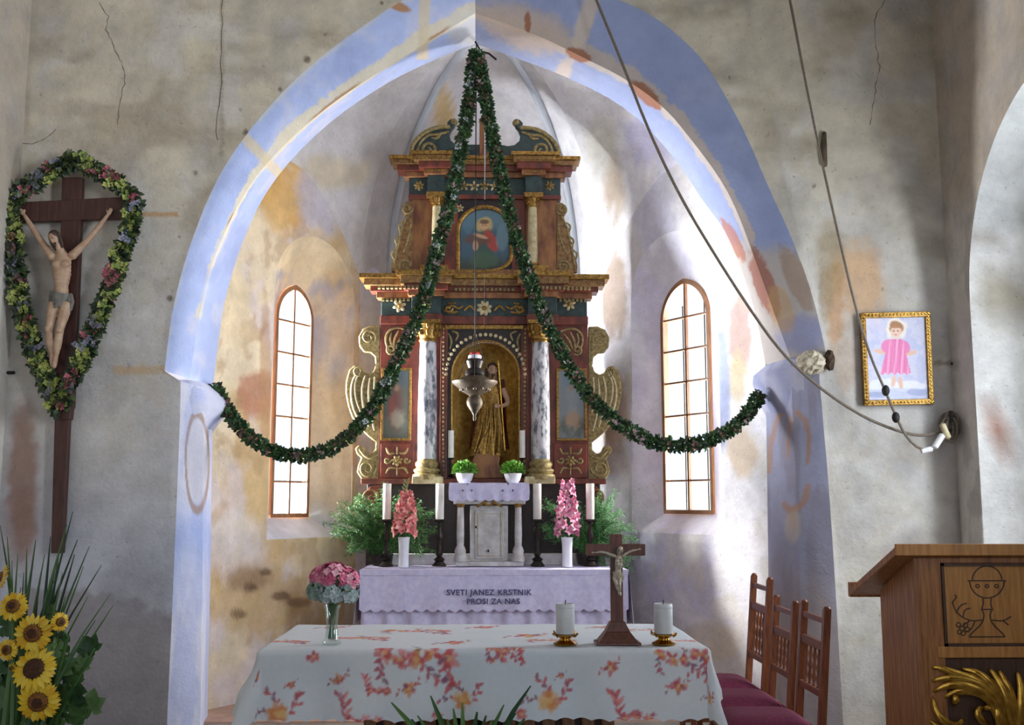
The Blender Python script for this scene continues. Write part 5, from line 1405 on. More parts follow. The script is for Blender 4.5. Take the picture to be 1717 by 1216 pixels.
wp = [P(x, y, YX - .03) for x, y in ((126, 266), (175, 294), (216, 322), (226, 338), (222, 372), (204, 425), (186, 480), (165, 535), (143, 590), (122, 632), (106, 668), (99, 690), (90, 668), (82, 645), (66, 610), (48, 560), (32, 500), (26, 440), (20, 380), (18, 342), (26, 328), (48, 314), (85, 288), (124, 266))]
WG = ((40, 58, 34), (54, 76, 38), (30, 46, 30), (80, 92, 46), (46, 60, 40))
garland('flower_wreath', 'long flower and leaf wreath looped around the large crucifix', wp, .052, 2600, WG, WR + (WR[1], WR[1]), 96, 75, cat='wreath', fsize=.056, L=.055, W=.036, flat=.55)

# ------------------------------------------------------------------ front altar table with flowered cloth
YF, YB = 4.62, 5.50
ZTT = P(812, 1087, YF).z
tx0, tx1 = P(440, 1087, YF).x, P(1182, 1087, YF).x
print('table top z %.3f x %.2f..%.2f' % (ZTT, tx0, tx1))
tb = thing('altar_front_table', 'wooden table on a slatted pedestal under the flowered cloth', 'table', ((tx0 + tx1) / 2, (YF + YB) / 2, 0))
MB().box(tx0 + .01, tx1 - .01, YF + .01, YB, ZTT - .045, ZTT - .006).build('table_top', OAK, tb, smooth=False, bevel=.006)
px0, px1 = P(600, 1150, YF + .2).x, P(1040, 1150, YF + .2).x
MB().box(px0, px1, YF + .24, YB - .15, .0, .08).build('plinth', OAKD, tb, smooth=False, bevel=.006)
MB().box(px0, px1, YF + .24, YB - .15, ZTT - .13, ZTT - .046).build('apron', OAKD, tb, smooth=False, bevel=.006)
MB().box(px0 + .03, px1 - .03, YF + .34, YB - .2, .08, ZTT - .13).build('pedestal_core', OAKD, tb, smooth=False)
n = 13
slm = MB().box(-.028, .028, -.02, .02, .0, ZTT - .21).mesh('slat', False)
for i in range(n):
    o = place(slm, 'slat', OAK, tb); o.location = (px0 + .05 + (px1 - px0 - .1) * i / (n - 1), YF + .28, .08)
# cloth, laid out flat as (u, v) and draped over the edges
W_, D_ = tx1 - tx0, YB - YF
OV_ = .308
NU, NV = 400, 210
uu = np.linspace(-W_ / 2 - .30, W_ / 2 + .24, NU + 1); vv = np.linspace(-OV_, D_ + .25, NV + 1)      # v = 0 on the front edge
U, Vv = np.meshgrid(uu, vv)
# scalloped front and side hems
sc_f = .010 * np.abs(np.sin((U) * PI / .075)); edge_f = np.clip((-Vv - OV_ + .02) / .02, 0, 1); Vv2 = Vv + sc_f * edge_f
cu_ = np.clip(U, -W_ / 2, W_ / 2); cv_ = np.clip(Vv2, 0, D_)
ox, oy = U - cu_, Vv2 - cv_; Lg = np.sqrt(ox ** 2 + oy ** 2); Ls = np.maximum(Lg, 1e-9); dx, dy = ox / Ls, oy / Ls
rr_ = .025                                  # rounded fold over the edge
ang_ = np.minimum(Lg / rr_, PI / 2 * .94); rest = np.maximum(Lg - rr_ * PI / 2 * .94, 0)
side = (np.abs(ox) > 1e-6)
fl = .05 + .28 * np.clip(np.abs(ox) / .2, 0, 1)
out_ = rr_ * np.sin(ang_) + rest * fl; drop = rr_ * (1 - np.cos(ang_)) + rest * np.sqrt(1 - np.minimum(fl, .9) ** 2)
wav = np.clip(rest / .3, 0, 1) * (.020 * np.sin(U * 9.5 + 1.2 * np.sin(U * 3)) + .012 * np.sin(U * 23 + 2) + .022 * np.sin(Vv * 14))
out_ = out_ + wav
Xc = (tx0 + tx1) / 2 + cu_ + dx * out_; Yc_ = YF + cv_ + dy * out_; Zc = ZTT - drop + .0015 * np.sin(U * 15) * np.cos(Vv * 11)
pts = np.stack([Xc, Yc_, Zc], -1).reshape(-1, 3)
w_ = NU + 1
fs = [(j * w_ + i, j * w_ + i + 1, (j + 1) * w_ + i + 1, (j + 1) * w_ + i) for j in range(NV) for i in range(NU)]
me = bpy.data.meshes.new('tablecloth'); me.from_pydata([tuple(p) for p in pts], [], fs); me.update(); me.polygons.foreach_set('use_smooth', [True] * len(me.polygons))
u_, v_ = U.ravel(), Vv.ravel()
q3 = np.stack([u_, v_, u_ * 0], -1); ms = fbm(q3, 60, 300, 2)
c = np.tile(np.array(lin((216, 219, 222))), (len(u_), 1)); c = mixc(c, (204, 211, 219), .6 * sst(.4, .6, fbm(q3, 3, 301)))
RF = random.Random(5)
CORAL, PINK, ROSE, ORNG, YEL, MAUV, LEAFG = (202, 82, 84), (222, 136, 134), (180, 72, 92), (216, 142, 78), (226, 184, 124), (140, 92, 116), (140, 120, 92)
def dab(cu, cv, r1, r2, col, al, rot):
    global c
    m = (np.abs(u_ - cu) < r1 * 1.8 + r2) & (np.abs(v_ - cv) < r1 * 1.8 + r2)
    if m.any(): c[m] = stamp(c[m], u_[m], v_[m], cu, cv, r1, r2, col, al, ms[m], .3, rot)
def flower_dab(cu, cv, R, cols, n=9):
    for i in range(n):
        a = 2 * PI * i / n + RF.random(); q = R * RF.uniform(.25, .62); dab(cu + math.cos(a) * q, cv + math.sin(a) * q, R * .42, R * .26, RF.choice(cols), .75, a)
    dab(cu, cv, R * .28, R * .22, YEL, .7, 0)
def spray(cu, cv, L, ang, cols, n=7):
    for i in range(n):
        t = (i + 1) / n; x, y = cu + math.cos(ang + .5 * t) * L * t, cv + math.sin(ang + .5 * t) * L * t
        s = (-1) ** i; aa = ang + .5 * t; dab(x + s * math.sin(aa) * L * .11, y - s * math.cos(aa) * L * .11, L * .17, L * .075, RF.choice(cols), .85, aa - s * .7); dab(x, y, L * .08, L * .05, RF.choice(cols), .6, aa)
sU = YF / F
def motif(px, py, kind, R):
    if py > 1087: cu, cv = (px - 811) * sU, -(py - 1087) * sU * 1.02
    else:
        d_ = PZ(px, py, ZTT); cu, cv = d_.x - (tx0 + tx1) / 2, d_.y - YF
    R *= sU
    if kind == 'wreath':
        for i in range(5): flower_dab(cu + (i - 2) * R * .42, cv + R * .12 * math.cos(i * 2), R * RF.uniform(.26, .36), (CORAL, PINK, ORNG, CORAL), 9)
        spray(cu + R * .2, cv - R * .1, R * .75, -1.3, (ROSE, MAUV, CORAL), 6); spray(cu - R * .9, cv, R * .6, -2.0, (MAUV, ROSE), 6); spray(cu + R * .8, cv, R * .8, -1.9, (ROSE, CORAL, MAUV), 7); spray(cu, cv + R * .1, R * .5, 1.2, (ROSE, LEAFG), 4)
    elif kind == 'orange':
        flower_dab(cu, cv, R * .55, (ORNG, YEL, (214, 130, 70)), 12); spray(cu, cv + R * .3, R * .8, 1.8, (CORAL, MAUV), 5); spray(cu + R * .4, cv, R * .9, .6, (CORAL, ROSE), 5); spray(cu - R * .4, cv, R * .7, 2.6, (MAUV, ROSE), 4)
    elif kind == 'red':
        spray(cu - R * .7, cv - R * .2, R * 1.0, 1.3, (CORAL, ROSE, PINK), 8)
        for i in range(3): flower_dab(cu + (i - 1) * R * .5, cv - R * .25, R * .32, (CORAL, PINK, ROSE), 9)
    elif kind == 'small':
        flower_dab(cu, cv, R * .6, (CORAL, ORNG, ROSE), 8); spray(cu, cv, R * .9, .2, (MAUV, CORAL), 4); spray(cu, cv, R * .9, 3.0, (MAUV, CORAL), 4)
    else:
        flower_dab(cu, cv, R, (ROSE, PINK, CORAL), 8)
for m_ in ((700, 1105, 'wreath', 62), (640, 1150, 'red', 26), (690, 1152, 'small', 24), (535, 1103, 'rose', 13), (577, 1138, 'small', 22), (480, 1190, 'orange', 40), (618, 1192, 'red', 42), (838, 1104, 'rose', 14), (822, 1110, 'small', 12), (775, 1172, 'orange', 34), (915, 1172, 'orange', 40), (935, 1135, 'small', 12), (1015, 1122, 'small', 22),
           (1055, 1188, 'red', 40), (1135, 1106, 'wreath', 44), (1125, 1150, 'small', 26), (500, 1146, 'small', 14), (1188, 1170, 'orange', 24), (430, 1130, 'small', 18), (870, 1190, 'rose', 12), (735, 1195, 'rose', 10), (845, 1092, 'wreath', 30),
           (700, 1058, 'wreath', 60), (812, 1052, 'small', 40), (605, 1070, 'wreath', 50), (478, 1076, 'wreath', 40), (885, 1066, 'small', 50), (925, 1074, 'wreath', 40), (1090, 1056, 'wreath', 40), (560, 1052, 'small', 40), (1010, 1052, 'small', 40), (760, 1078, 'small', 40), (1150, 1074, 'wreath', 36)):
    motif(*m_)
vpaint(me, c)
o = place(me, 'tablecloth', CLOTHV); tag(o, 'white tablecloth printed with coral flowers over the front table', 'tablecloth')
ZC = ZTT + .004

# pillar candles on brass holders
for px, nm in ((948, 'left'), (1113, 'right')):
    Y = 4.70; x = P(px, 1080, Y).x; k = Y / F
    zt = ZC + 17 * k
    hd = thing('candle_holder', 'low brass candle holder %s of the table crucifix' % nm, 'candle holder', (x, Y, ZC), group='brass holders on the front table')
    MB().lathe([(19 * k, 0), (20 * k, 2 * k), (16 * k, 4 * k), (10 * k, 7 * k), (9 * k, 10 * k), (14 * k, 13 * k), (21 * k, 15 * k), (22 * k, 17 * k), (17 * k, 16.6 * k), (.001, 16.4 * k)], (x, Y, ZC), 26).build('dish', BRASS, hd)
    for i in range(4):
        a = PI / 4 + i * PI / 2; MB().tube([(x + math.cos(a) * 19 * k, Y + math.sin(a) * 19 * k, ZC + 14 * k), (x + math.cos(a) * 24 * k, Y + math.sin(a) * 24 * k, ZC + 17 * k), (x + math.cos(a) * 25 * k, Y + math.sin(a) * 25 * k, ZC + 20 * k)], [.006, .005, .003], 6).build('leaf_tip', BRASS, hd)
    candle(x, Y, zt, P(px, 1012, Y).z, 15.5 * k, 'thick off-white pillar candle %s of the table crucifix' % nm, GREYWAX, 'pillar candles on the front table')
# standing crucifix
Y = 4.72; x = P(1035, 1080, Y).x; k = Y / F; z = lambda py: ZC + (1084 - py) * k
tc = thing('table_crucifix', 'small brown wooden standing crucifix on the front table', 'crucifix', (x, Y, ZC))
mb = MB()
for h0, h1, w0, w1, d0, d1 in ((0, 4, 37, 36, 24, 23), (4, 20, 32, 20, 22, 14), (20, 36, 20, 12, 14, 9)):
    b = [(-w0, -d0, h0), (w0, -d0, h0), (w0, d0, h0), (-w0, d0, h0), (-w1, -d1, h1), (w1, -d1, h1), (w1, d1, h1), (-w1, d1, h1)]
    mb.add([(x + a * k, Y + bb * k, ZC + c_ * k) for a, bb, c_ in b], [(3, 2, 1, 0), (4, 5, 6, 7), (0, 1, 5, 4), (1, 2, 6, 5), (2, 3, 7, 6), (3, 0, 4, 7)])
mb.build('stepped_foot', TCROSS, tc, smooth=False, bevel=.002)
MB().box(x - 10 * k, x + 10 * k, Y - 6 * k, Y + 6 * k, z(1050), z(907)).build('upright', TCROSS, tc, smooth=False, bevel=.003)
MB().box(x - 50 * k, x + 48 * k, Y - 6.4 * k, Y + 5 * k, z(942), z(923)).build('crossbeam', TCROSS, tc, smooth=False, bevel=.003)
def jt2(px, py, d): return (x + (px - 1035) * k, Y - 6 * k - d * k, z(py))
J2 = dict(hip=jt2(1035, 972, 5), waist=jt2(1037, 962, 5), chest=jt2(1038, 951, 6), sl=jt2(1030, 942, 4.5), sr=jt2(1045, 942, 4.5), neck=jt2(1038, 941, 6), head=jt2(1040, 932, 9),
          el=jt2(1012, 935, 3), wl=jt2(999, 937, 2.5), pl=jt2(994, 937, 2.5), er=jt2(1058, 934, 3), wr=jt2(1070, 932, 2.5), pr=jt2(1075, 931, 2.5),
          hl=jt2(1031, 976, 5), kl=jt2(1033, 988, 8), al=jt2(1037, 1000, 4), tl=jt2(1038, 1005, 5), hr=jt2(1039, 976, 5), kr=jt2(1038, 988, 8.5), ar=jt2(1039, 1000, 5), tr=jt2(1040, 1006, 6))
BONE = pm('silvered_figure', (190, 178, 160), (150, 136, 118), .35, .3, 40, .1)
corpus(tc, J2, k * .43, BONE, BONE, BONE, .0018)
# hydrangea posy in a glass vase
Y = 4.74; x = P(556, 1080, Y).x; k = Y / F
gv = thing('glass_vase', 'small clear glass vase with the hydrangea posy on the front table', 'vase', (x, Y, ZC))
MB().lathe([(15 * k, 0), (16 * k, 3 * k), (11 * k, 8 * k), (9.5 * k, 30 * k), (11 * k, 52 * k), (14 * k, 62 * k), (13 * k, 62 * k), (10 * k, 52 * k), (8.3 * k, 30 * k), (9 * k, 10 * k), (.001, 7 * k)], (x, Y, ZC), 24).build('vase_body', VGLASS, gv)
hb = thing('hydrangea_posy', 'round posy of pink and pale blue hydrangeas in the glass vase', 'bouquet', (x, Y, ZC + 10 * k))
R_ = random.Random(9)
for i in range(8):
    a = 2 * PI * i / 8; MB().tube([(x - math.cos(a) * 5 * k, Y - math.sin(a) * 5 * k, ZC + 9 * k), (x, Y, ZC + 38 * k), (x + math.cos(a) * 9 * k, Y + math.sin(a) * 9 * k, ZC + 78 * k)], 1.5 * k, 6).build('stem', STEM, hb)
def mophead(c_, R, cols, n, seed):
    rr = random.Random(seed); mb = MB()
    for i in range(n):
        zz = rr.uniform(-.5, 1); a = rr.uniform(0, 2 * PI); q = math.sqrt(1 - zz * zz); d = Vector((q * math.cos(a), q * math.sin(a), zz)); p = Vector(c_) + d * R * rr.uniform(.85, 1.0); mb.col = lin(rr.choice(cols)); o1 = d.orthogonal().normalized(); o2 = d.cross(o1)
        a0_ = rr.uniform(0, 6)
        for kk in range(4):
            b = a0_ + kk * PI / 2; mb.leaf(p, o1 * math.cos(b) + o2 * math.sin(b) + d * .25, d, R * .34, R * .3, .1, .12)
    mb.col = lin((92, 110, 70)); mb.ell(c_, R * .78, None, 10, 7)
    return mb
PK = ((226, 116, 150), (238, 148, 172), (206, 92, 132), (240, 176, 190)); BL = ((156, 172, 172), (176, 190, 190), (130, 150, 146), (196, 202, 206)); GY = ((110, 134, 116), (140, 158, 140), (150, 160, 170))
for i, (dx, dy, dz, R, cols) in enumerate(((2, -8, 108, 23, PK), (-18, 0, 106, 19, PK), (22, 0, 102, 20, PK), (0, 14, 108, 20, PK), (-22, -6, 84, 19, GY), (-2, -15, 80, 19, BL), (24, -6, 80, 20, BL), (0, 14, 80, 18, BL))):
    mophead((x + dx * k, Y + dy * k, ZC + dz * k), R * k, cols, 90, 80 + i).build('flower_head', PETALV, hb, vc=True)

# ------------------------------------------------------------------ strap-leaved plant in front of the table
Y = 4.30; x = P(780, 1216, Y).x
pl = thing('strap_leaf_plant', 'potted plant with long green strap leaves in front of the table', 'plant', (x, Y, 0))
MB().lathe([(.13, 0), (.14, .02), (.17, .3), (.185, .33), (.17, .33), (.15, .28), (.001, .27)], (x, Y, 0), 24).build('pot', BRONZE, pl)
R_ = random.Random(21)
def blade(pts, wd, col, par, name='leaf'):
    pts = resample([Vector(p) for p in pts], 12); mb = MB(); mb.col = lin(col); n = len(pts); vs = []
    sd = ((pts[-1] - pts[0]).cross(Vector((0, 1, 0)))); sd = sd.normalized() if sd.length > 1e-4 else Vector((1, 0, 0))
    for i, p in enumerate(pts):
        t = i / (n - 1); q = wd * (math.sin(PI * (.12 + .86 * t)) ** .6) * .5
        vs += [p - sd * q + Vector((0, -.2 * q, 0)), p + Vector((0, .3 * q, 0)), p + sd * q + Vector((0, -.2 * q, 0))]
    mb.add(vs, [(3 * i + a, 3 * i + a + 1, 3 * i + a + 4, 3 * i + a + 3) for i in range(n - 1) for a in (0, 1)])
    return mb.build(name, LEAFV, par, vc=True, auto=False)
for px, py in ((656, 1178), (722, 1167), (890, 1150), (845, 1182), (760, 1188), (775, 1178), (800, 1194), (865, 1196), (700, 1200), (735, 1196), (815, 1200), (880, 1205), (690, 1206), (750, 1206), (825, 1208)):
    tp = P(px, py, Y - .05 + R_.uniform(-.1, .06)); b = Vector((x + (tp.x - x) * .2, Y + R_.uniform(-.06, .06), .27)); md = b.lerp(tp, .6) + Vector((-(tp.x - x) * .18, 0, .06))
    blade([b, md, tp], R_.uniform(.026, .036), R_.choice(((54, 92, 52), (72, 112, 60), (42, 76, 46), (96, 132, 70))), pl)

# ------------------------------------------------------------------ sunflower arrangement on the left
Y = 3.62; bx_ = P(20, 1216, Y).x
fvz = thing('floor_vase', 'tall dark floor vase at the left edge holding the sunflowers', 'vase', (bx_, Y, 0))
MB().lathe([(.12, 0), (.13, .02), (.16, .2), (.13, .42), (.10, .5), (.12, .55), (.105, .55), (.09, .5), (.11, .4), (.001, .05)], (bx_, Y, 0), 24).build('vase_body', BRONZE, fvz)
gb = thing('greenery_bunch', 'bunch of long grass blades and ivy around the sunflowers', 'foliage', (bx_, Y, .1))
R_ = random.Random(33)
base = Vector((bx_, Y, .45))
GRN = ((58, 92, 50), (44, 76, 44), (78, 112, 60), (94, 124, 70), (36, 62, 40))
for px, py in ((122, 858), (130, 905), (150, 916), (170, 948), (140, 950), (185, 996), (190, 1015), (148, 1000), (112, 880), (0, 880), (12, 900), (30, 930), (45, 920), (60, 905), (75, 930), (85, 900), (95, 940), (40, 960), (70, 960), (105, 960), (20, 940), (125, 930), (55, 940), (90, 975), (160, 1040), (110, 1000), (80, 990), (65, 985), (35, 985), (100, 920)):
    tp = P(px, py, Y + R_.uniform(.02, .25)); b = base + Vector((R_.uniform(-.05, .05), R_.uniform(-.05, .05), 0)); md = b.lerp(tp, .55) + Vector((-(tp.x - b.x) * .2, 0, .10))
    blade([b, md, tp], R_.uniform(.010, .016), R_.choice(GRN), gb, 'grass_blade')
ivm = MB()
for a0_, L in ((0, .06), (.9, .05), (-.9, .05), (1.9, .034), (-1.9, .034)): ivm.leaf((0, 0, 0), (math.sin(a0_), 0, math.cos(a0_)), (0, -1, .05), L, L * .8, .1)
ivs = []
for cidx in range(4):
    m_ = MB(); m_.col = lin(GRN[cidx]); m_.add(ivm.v, ivm.f); ivs.append(m_.mesh('ivy_leaf', True, True))
for i, (px, py) in enumerate(((158, 1088), (148, 1092), (128, 1122), (138, 1118), (118, 1108), (105, 1140), (120, 1150), (110, 1165), (90, 1150), (100, 1185), (118, 1195), (88, 1200), (75, 1210), (30, 1210), (10, 1200), (20, 1170), (5, 1150), (25, 1140), (110, 1080), (98, 1090), (85, 1085), (128, 1165), (140, 1200), (155, 1188), (0, 1130), (35, 1095), (100, 1120), (60, 1205), (95, 1175), (15, 1125), (45, 1210), (130, 1140), (5, 1050), (40, 1030), (85, 1030), (5, 1180), (28, 1190), (12, 1212), (0, 1212), (98, 1210), (40, 1150), (80, 1150), (28, 1160))):
    p = P(px, py, Y + R_.uniform(.05, .14)); o = place(ivs[i % 4], 'ivy_leaf', LEAFV, gb); o.location = p; o.rotation_euler = (R_.uniform(-.5, .5), R_.uniform(-2, 2), R_.uniform(-.6, .6)); s = R_.uniform(.75, 1.3); o.scale = (s, s, s)
for tp in ((158, 1088), (128, 1122), (118, 1195), (10, 1200), (155, 1188)):
    t3 = P(*tp, Y + .1); MB().tube([base, base.lerp(t3, .6) + Vector((0, 0, .05)), t3], .004, 5).build('ivy_stem', STEM, gb)
YEL1, YEL2 = (238, 196, 40), (228, 176, 30)
ptm = []
for col in (YEL1, YEL2, (244, 210, 70)):
    m_ = MB(); m_.col = lin(col); m_.leaf((0, 0, 0), (0, 0, 1), (0, -1, 0), 1, .42, .12, .12); ptm.append(m_.mesh('petal', True, True))
SEED = pm('sunflower_seeds', (92, 54, 24), (48, 28, 16), .8, 0, 160, .8, dist=.004)
SEEDR = pm('sunflower_ring', (150, 96, 30), (96, 58, 22), .8, 0, 140, .8, dist=.004)
for px, py, R, tilt, lab, dark in ((22, 1017, 24, (.0, -.3), 'sunflower above the middle of the group, near the left edge', 0), (55, 1062, 31, (.1, 0), 'wide open sunflower with orange-brown centre, upper of the large three', 0), (12, 1090, 18, (-.2, 0), 'small sunflower at the left edge below the upper large one', 0), (57, 1122, 36, (0, -.45), 'large sunflower with dark brown centre facing upward, middle of the large three', 1), (64, 1177, 34, (.1, .15), 'large sunflower lowest in the group', 0), (101, 1043, 16, (.9, 0), 'small half-turned sunflower on the right side of the group', 0), (4, 968, 20, (-1.0, -.2), 'half-hidden sunflower highest at the left edge', 0), (20, 1120, 8, (-.4, .3), 'tiny yellow sunflower bud low at the left edge', 0)):
    p = P(px, py, Y - .02); k = (Y) / F; rr = R * k
    sf = thing('sunflower', lab, 'sunflower', p, group='sunflowers in the floor vase')
    M = Matrix.Rotation(tilt[0], 3, 'Z') @ Matrix.Rotation(tilt[1], 3, 'X')
    mb = MB(); 
    for r0, d0 in ((1, 0),): mb.ell(p + M @ Vector((0, -.006, 0)), (rr * .46, rr * .16, rr * .46), M, 18, 8)
    o = mb.build('seed_disc', SEED if dark else SEEDR, sf)
    if not dark: MB().ell(p + M @ Vector((0, -.006 - rr * .12, 0)), (rr * .26, rr * .06, rr * .26), M, 14, 6).build('disc_centre', SEED, o)
    np_ = 20 if R > 12 else 10
    for ring in (0, 1):
        for i in range(np_):
            a = 2 * PI * (i + ring * .5) / np_ + R_.uniform(-.08, .08); L = rr * R_.uniform(.56, .68) * (1 - .06 * ring)
            o = place(R_.choice(ptm), 'petal', PETALV, sf); d = Vector((math.sin(a), 0, math.cos(a)))
            o.location = p + M @ (d * rr * .4 + Vector((0, .004 * ring, 0)))
            o.rotation_euler = (M @ Matrix.Rotation(a, 3, 'Y') @ Matrix.Rotation(-.12 - .15 * ring * R_.random(), 3, 'X')).to_euler(); o.scale = (L, L, L)
            o.matrix_parent_inverse = parent_world(sf).inverted()
    MB().tube([p + M @ Vector((0, .02, 0)), p + Vector((0, .07, -.06)), base.lerp(p, .4) + Vector((0, .06, 0)), base + Vector((R_.uniform(-.04, .04), .02, -.1))], .006, 7).build('stem', STEM, sf)

# ------------------------------------------------------------------ three chairs with burgundy cushions
def chair(Yn, H, label, clabel, xb=1.69, xs=1.22, wd=.42):
    """faces the table (-x); back plane at x = xb, near side at y = Yn"""
    z_s = .45; ch = thing('spindle_chair', label, 'chair', ((xb + xs) / 2, Yn + wd / 2, 0), group='spindle-back chairs by the pillar')
    lean = lambda z: xb + max(0, z - z_s) * .085
    for y in (Yn, Yn + wd - .035):
        mb = MB()
        zz = [0, .2, z_s, .7, H - .05, H]
        for a, b in zip(zz, zz[1:]):
            xa, xb_ = lean(a) - (.03 * (1 - a / z_s) if a < z_s else 0) * -1, lean(b) - (.03 * (1 - b / z_s) if b < z_s else 0) * -1
            v = [(xa - .018, y, a), (xa + .018, y, a), (xa + .018, y + .035, a), (xa - .018, y + .035, a), (xb_ - .018, y, b), (xb_ + .018, y, b), (xb_ + .018, y + .035, b), (xb_ - .018, y + .035, b)]
            mb.add(v, [(3, 2, 1, 0), (4, 5, 6, 7), (0, 1, 5, 4), (1, 2, 6, 5), (2, 3, 7, 6), (3, 0, 4, 7)])
        mb.build('back_post', CHAIRW, ch, smooth=False)
        MB().ell((lean(H), y + .0175, H + .004), (.018, .018, .012), None, 10, 6).build('finial', CHAIRW, ch)
    for y in (Yn + .005, Yn + wd - .04): MB().box(xs + .02, xs + .055, y, y + .035, 0, z_s - .03).build('front_leg', CHAIRW, ch, smooth=False, bevel=.003)
    MB().box(xs, xb + .01, Yn - .005, Yn + wd + .005, z_s - .03, z_s).build('seat', CHAIRW, ch, smooth=False, bevel=.006)
    for y in (Yn + .01, Yn + wd - .035): MB().box(xs + .05, xb - .01, y, y + .022, .2, .235).build('stretcher', CHAIRW, ch, smooth=False)
    for y in (Yn + .008, Yn + wd - .033): MB().box(xs + .05, xb - .01, y, y + .025, z_s - .09, z_s - .03).build('seat_rail', CHAIRW, ch, smooth=False)
    rails = ((H - .075, H - .045), (H - .21, H - .165), (.61, .645))
    for a, b in rails: MB().box(lean(a) - .011, lean(a) + .011, Yn + .034, Yn + wd - .034, a, b).build('back_rail', CHAIRW, ch, smooth=False, bevel=.003)
    z0, z1 = .635, H - .2; pr = [(.008, 0), (.011, .06), (.007, .1), (.013, .25), (.008, .38), (.014, .5), (.008, .62), (.013, .75), (.007, .9), (.011, .94), (.008, 1)]
    for i in range(4):
        y = Yn + .034 + (wd - .068) * (i + 1) / 5; mb = MB()
        mb.tube([(lean(z0 + (z1 - z0) * t), y, z0 + (z1 - z0) * t) for r_, t in pr], [r_ for r_, t in pr], 8); mb.build('spindle', CHAIRW, ch)
    cu = thing('seat_cushion', clabel, 'cushion', ((xb + xs) / 2, Yn + wd / 2, z_s), group='burgundy seat cushions')
    mb = MB(); NX = 14
    def cf(sg):
        def f(a, b):
            h = .055 * (1 - (2 * a - 1) ** 6) * (1 - (2 * b - 1) ** 6)
            return Vector((xs - .015 + (xb - xs - .01) * a, Yn + wd * b, z_s + .006 + (h + .004 if sg else 0)))
        return f
    mb.grid(cf(1), NX, NX); mb.grid(lambda a, b: cf(0)(1 - a, b), NX, NX)
    pad = mb.build('pad', BURG, cu)
    e = [(0, 0), (1, 0), (1, 1), (0, 1), (0, 0)]
    MB().tube([cf(1)(a, b) + Vector((0, 0, .002)) for a, b in e], .006, 6).build('piping', BURG, pad)
chair(5.42, 1.05, 'spindle-back wooden chair nearest the lectern, front one of three', 'burgundy cushion on the chair nearest the lectern')
chair(5.97, 1.03, 'spindle-back wooden chair in the middle of the row of three', 'burgundy cushion on the middle chair of the row')
chair(6.52, 1.12, 'taller spindle-back wooden chair at the far end of the row', 'burgundy cushion on the farthest chair of the row')

# ------------------------------------------------------------------ lectern
YL = 4.60
le = thing('lectern', 'oak lectern with sloping top, carved chalice panel and gilded leafwork', 'lectern', (2.2, YL + .2, 0))
lx0, lx1 = 1.855, 2.535
zf, zk = P(1500, 930, YL - .05).z, P(1430, 1000, YL + .52).z
print('lectern', zf, zk)
LW = lambda px, Y=YL: P(px, 1000, Y).x
LZ = lambda py, Y=YL: P(1600, py, Y).z
mb = MB(); mb.add([(xx, yy, zz) for xx in (lx0, lx1) for yy, zz in ((YL, 0), (YL + .40, 0), (YL + .40, zk + .04), (YL, zf - .01))], [(0, 1, 2, 3), (7, 6, 5, 4), (0, 4, 5, 1), (1, 5, 6, 2), (2, 6, 7, 3), (3, 7, 4, 0)])
mb.build('cabinet', OAK, le, smooth=False, bevel=.004)
# sloping top board with lip along its lower edge
s0, s1 = (YL - .06, zf), (YL + .54, zk)
mb = MB(); th = .035
mb.add([(xx, yy, zz) for xx in (lx0 - .095, lx1 + .095) for yy, zz in ((s0[0], s0[1]), (s1[0], s1[1]), (s1[0], s1[1] + th), (s0[0], s0[1] + th))], [(0, 1, 2, 3), (7, 6, 5, 4), (0, 4, 5, 1), (1, 5, 6, 2), (2, 6, 7, 3), (3, 7, 4, 0)])
top = mb.build('sloping_top', OAK, le, smooth=False, bevel=.004)
MB().box(lx0 - .095, lx1 + .095, s1[0] - .01, s1[0] + .025, s1[1] - .005, s1[1] + .065).build('book_ledge', OAK, top, smooth=False, bevel=.004)
MB().box(lx0 - .095, lx1 + .095, s0[0] - .012, s0[0] + .01, s0[1] - .004, s0[1] + .045).build('front_edge', OAKL, top, smooth=False, bevel=.003)
# front: stiles, rails, panels
fy = YL - .022
for a, b in ((lx0, lx0 + .115), (lx1 - .115, lx1)): MB().box(a, b, fy, YL, 0, zf - .015).build('stile', OAK, le, smooth=False, bevel=.003)
z1p, z2p = LZ(944), LZ(1083)
MB().box(lx0 + .115, lx1 - .115, fy, YL, z1p, zf - .015).build('rail', OAK, le, smooth=False, bevel=.003)
MB().box(lx0 + .08, lx1 - .08, fy - .008, YL, LZ(1102), z2p).build('rail', OAKL, le, smooth=False, bevel=.004)
cp = MB().box(lx0 + .125, lx1 - .125, fy + .008, YL + .001, z2p + .01, z1p - .01).build('chalice_panel', OAKL, le, smooth=False, bevel=.002)
mb = MB()
for a, b, c0, d0 in ((lx0 + .115, lx1 - .115, z1p - .012, z1p), (lx0 + .115, lx1 - .115, z2p, z2p + .012), (lx0 + .115, lx0 + .127, z2p, z1p), (lx1 - .127, lx1 - .115, z2p, z1p)): mb.box(a, b, fy - .006, YL, c0, d0)
mb.build('panel_moulding', OAKD, le, smooth=False)
def carve(paths, r, mat=OAKD, par=cp, nm='carved_line'):
    for pa in paths:
        mb = MB(); q = [P(xx, yy, fy + .007) for xx, yy in pa]; mb.tube(resample(q, max(8, 3 * len(q))), r, 6, .6, (0, 1, 0)); mb.build(nm, mat, par)
cx = 1655
circ = lambda x0, y0, r0, a0, a1, n=14, sy=1: [(x0 + r0 * math.cos(a0 + (a1 - a0) * i / n), y0 + r0 * sy * math.sin(a0 + (a1 - a0) * i / n)) for i in range(n + 1)]
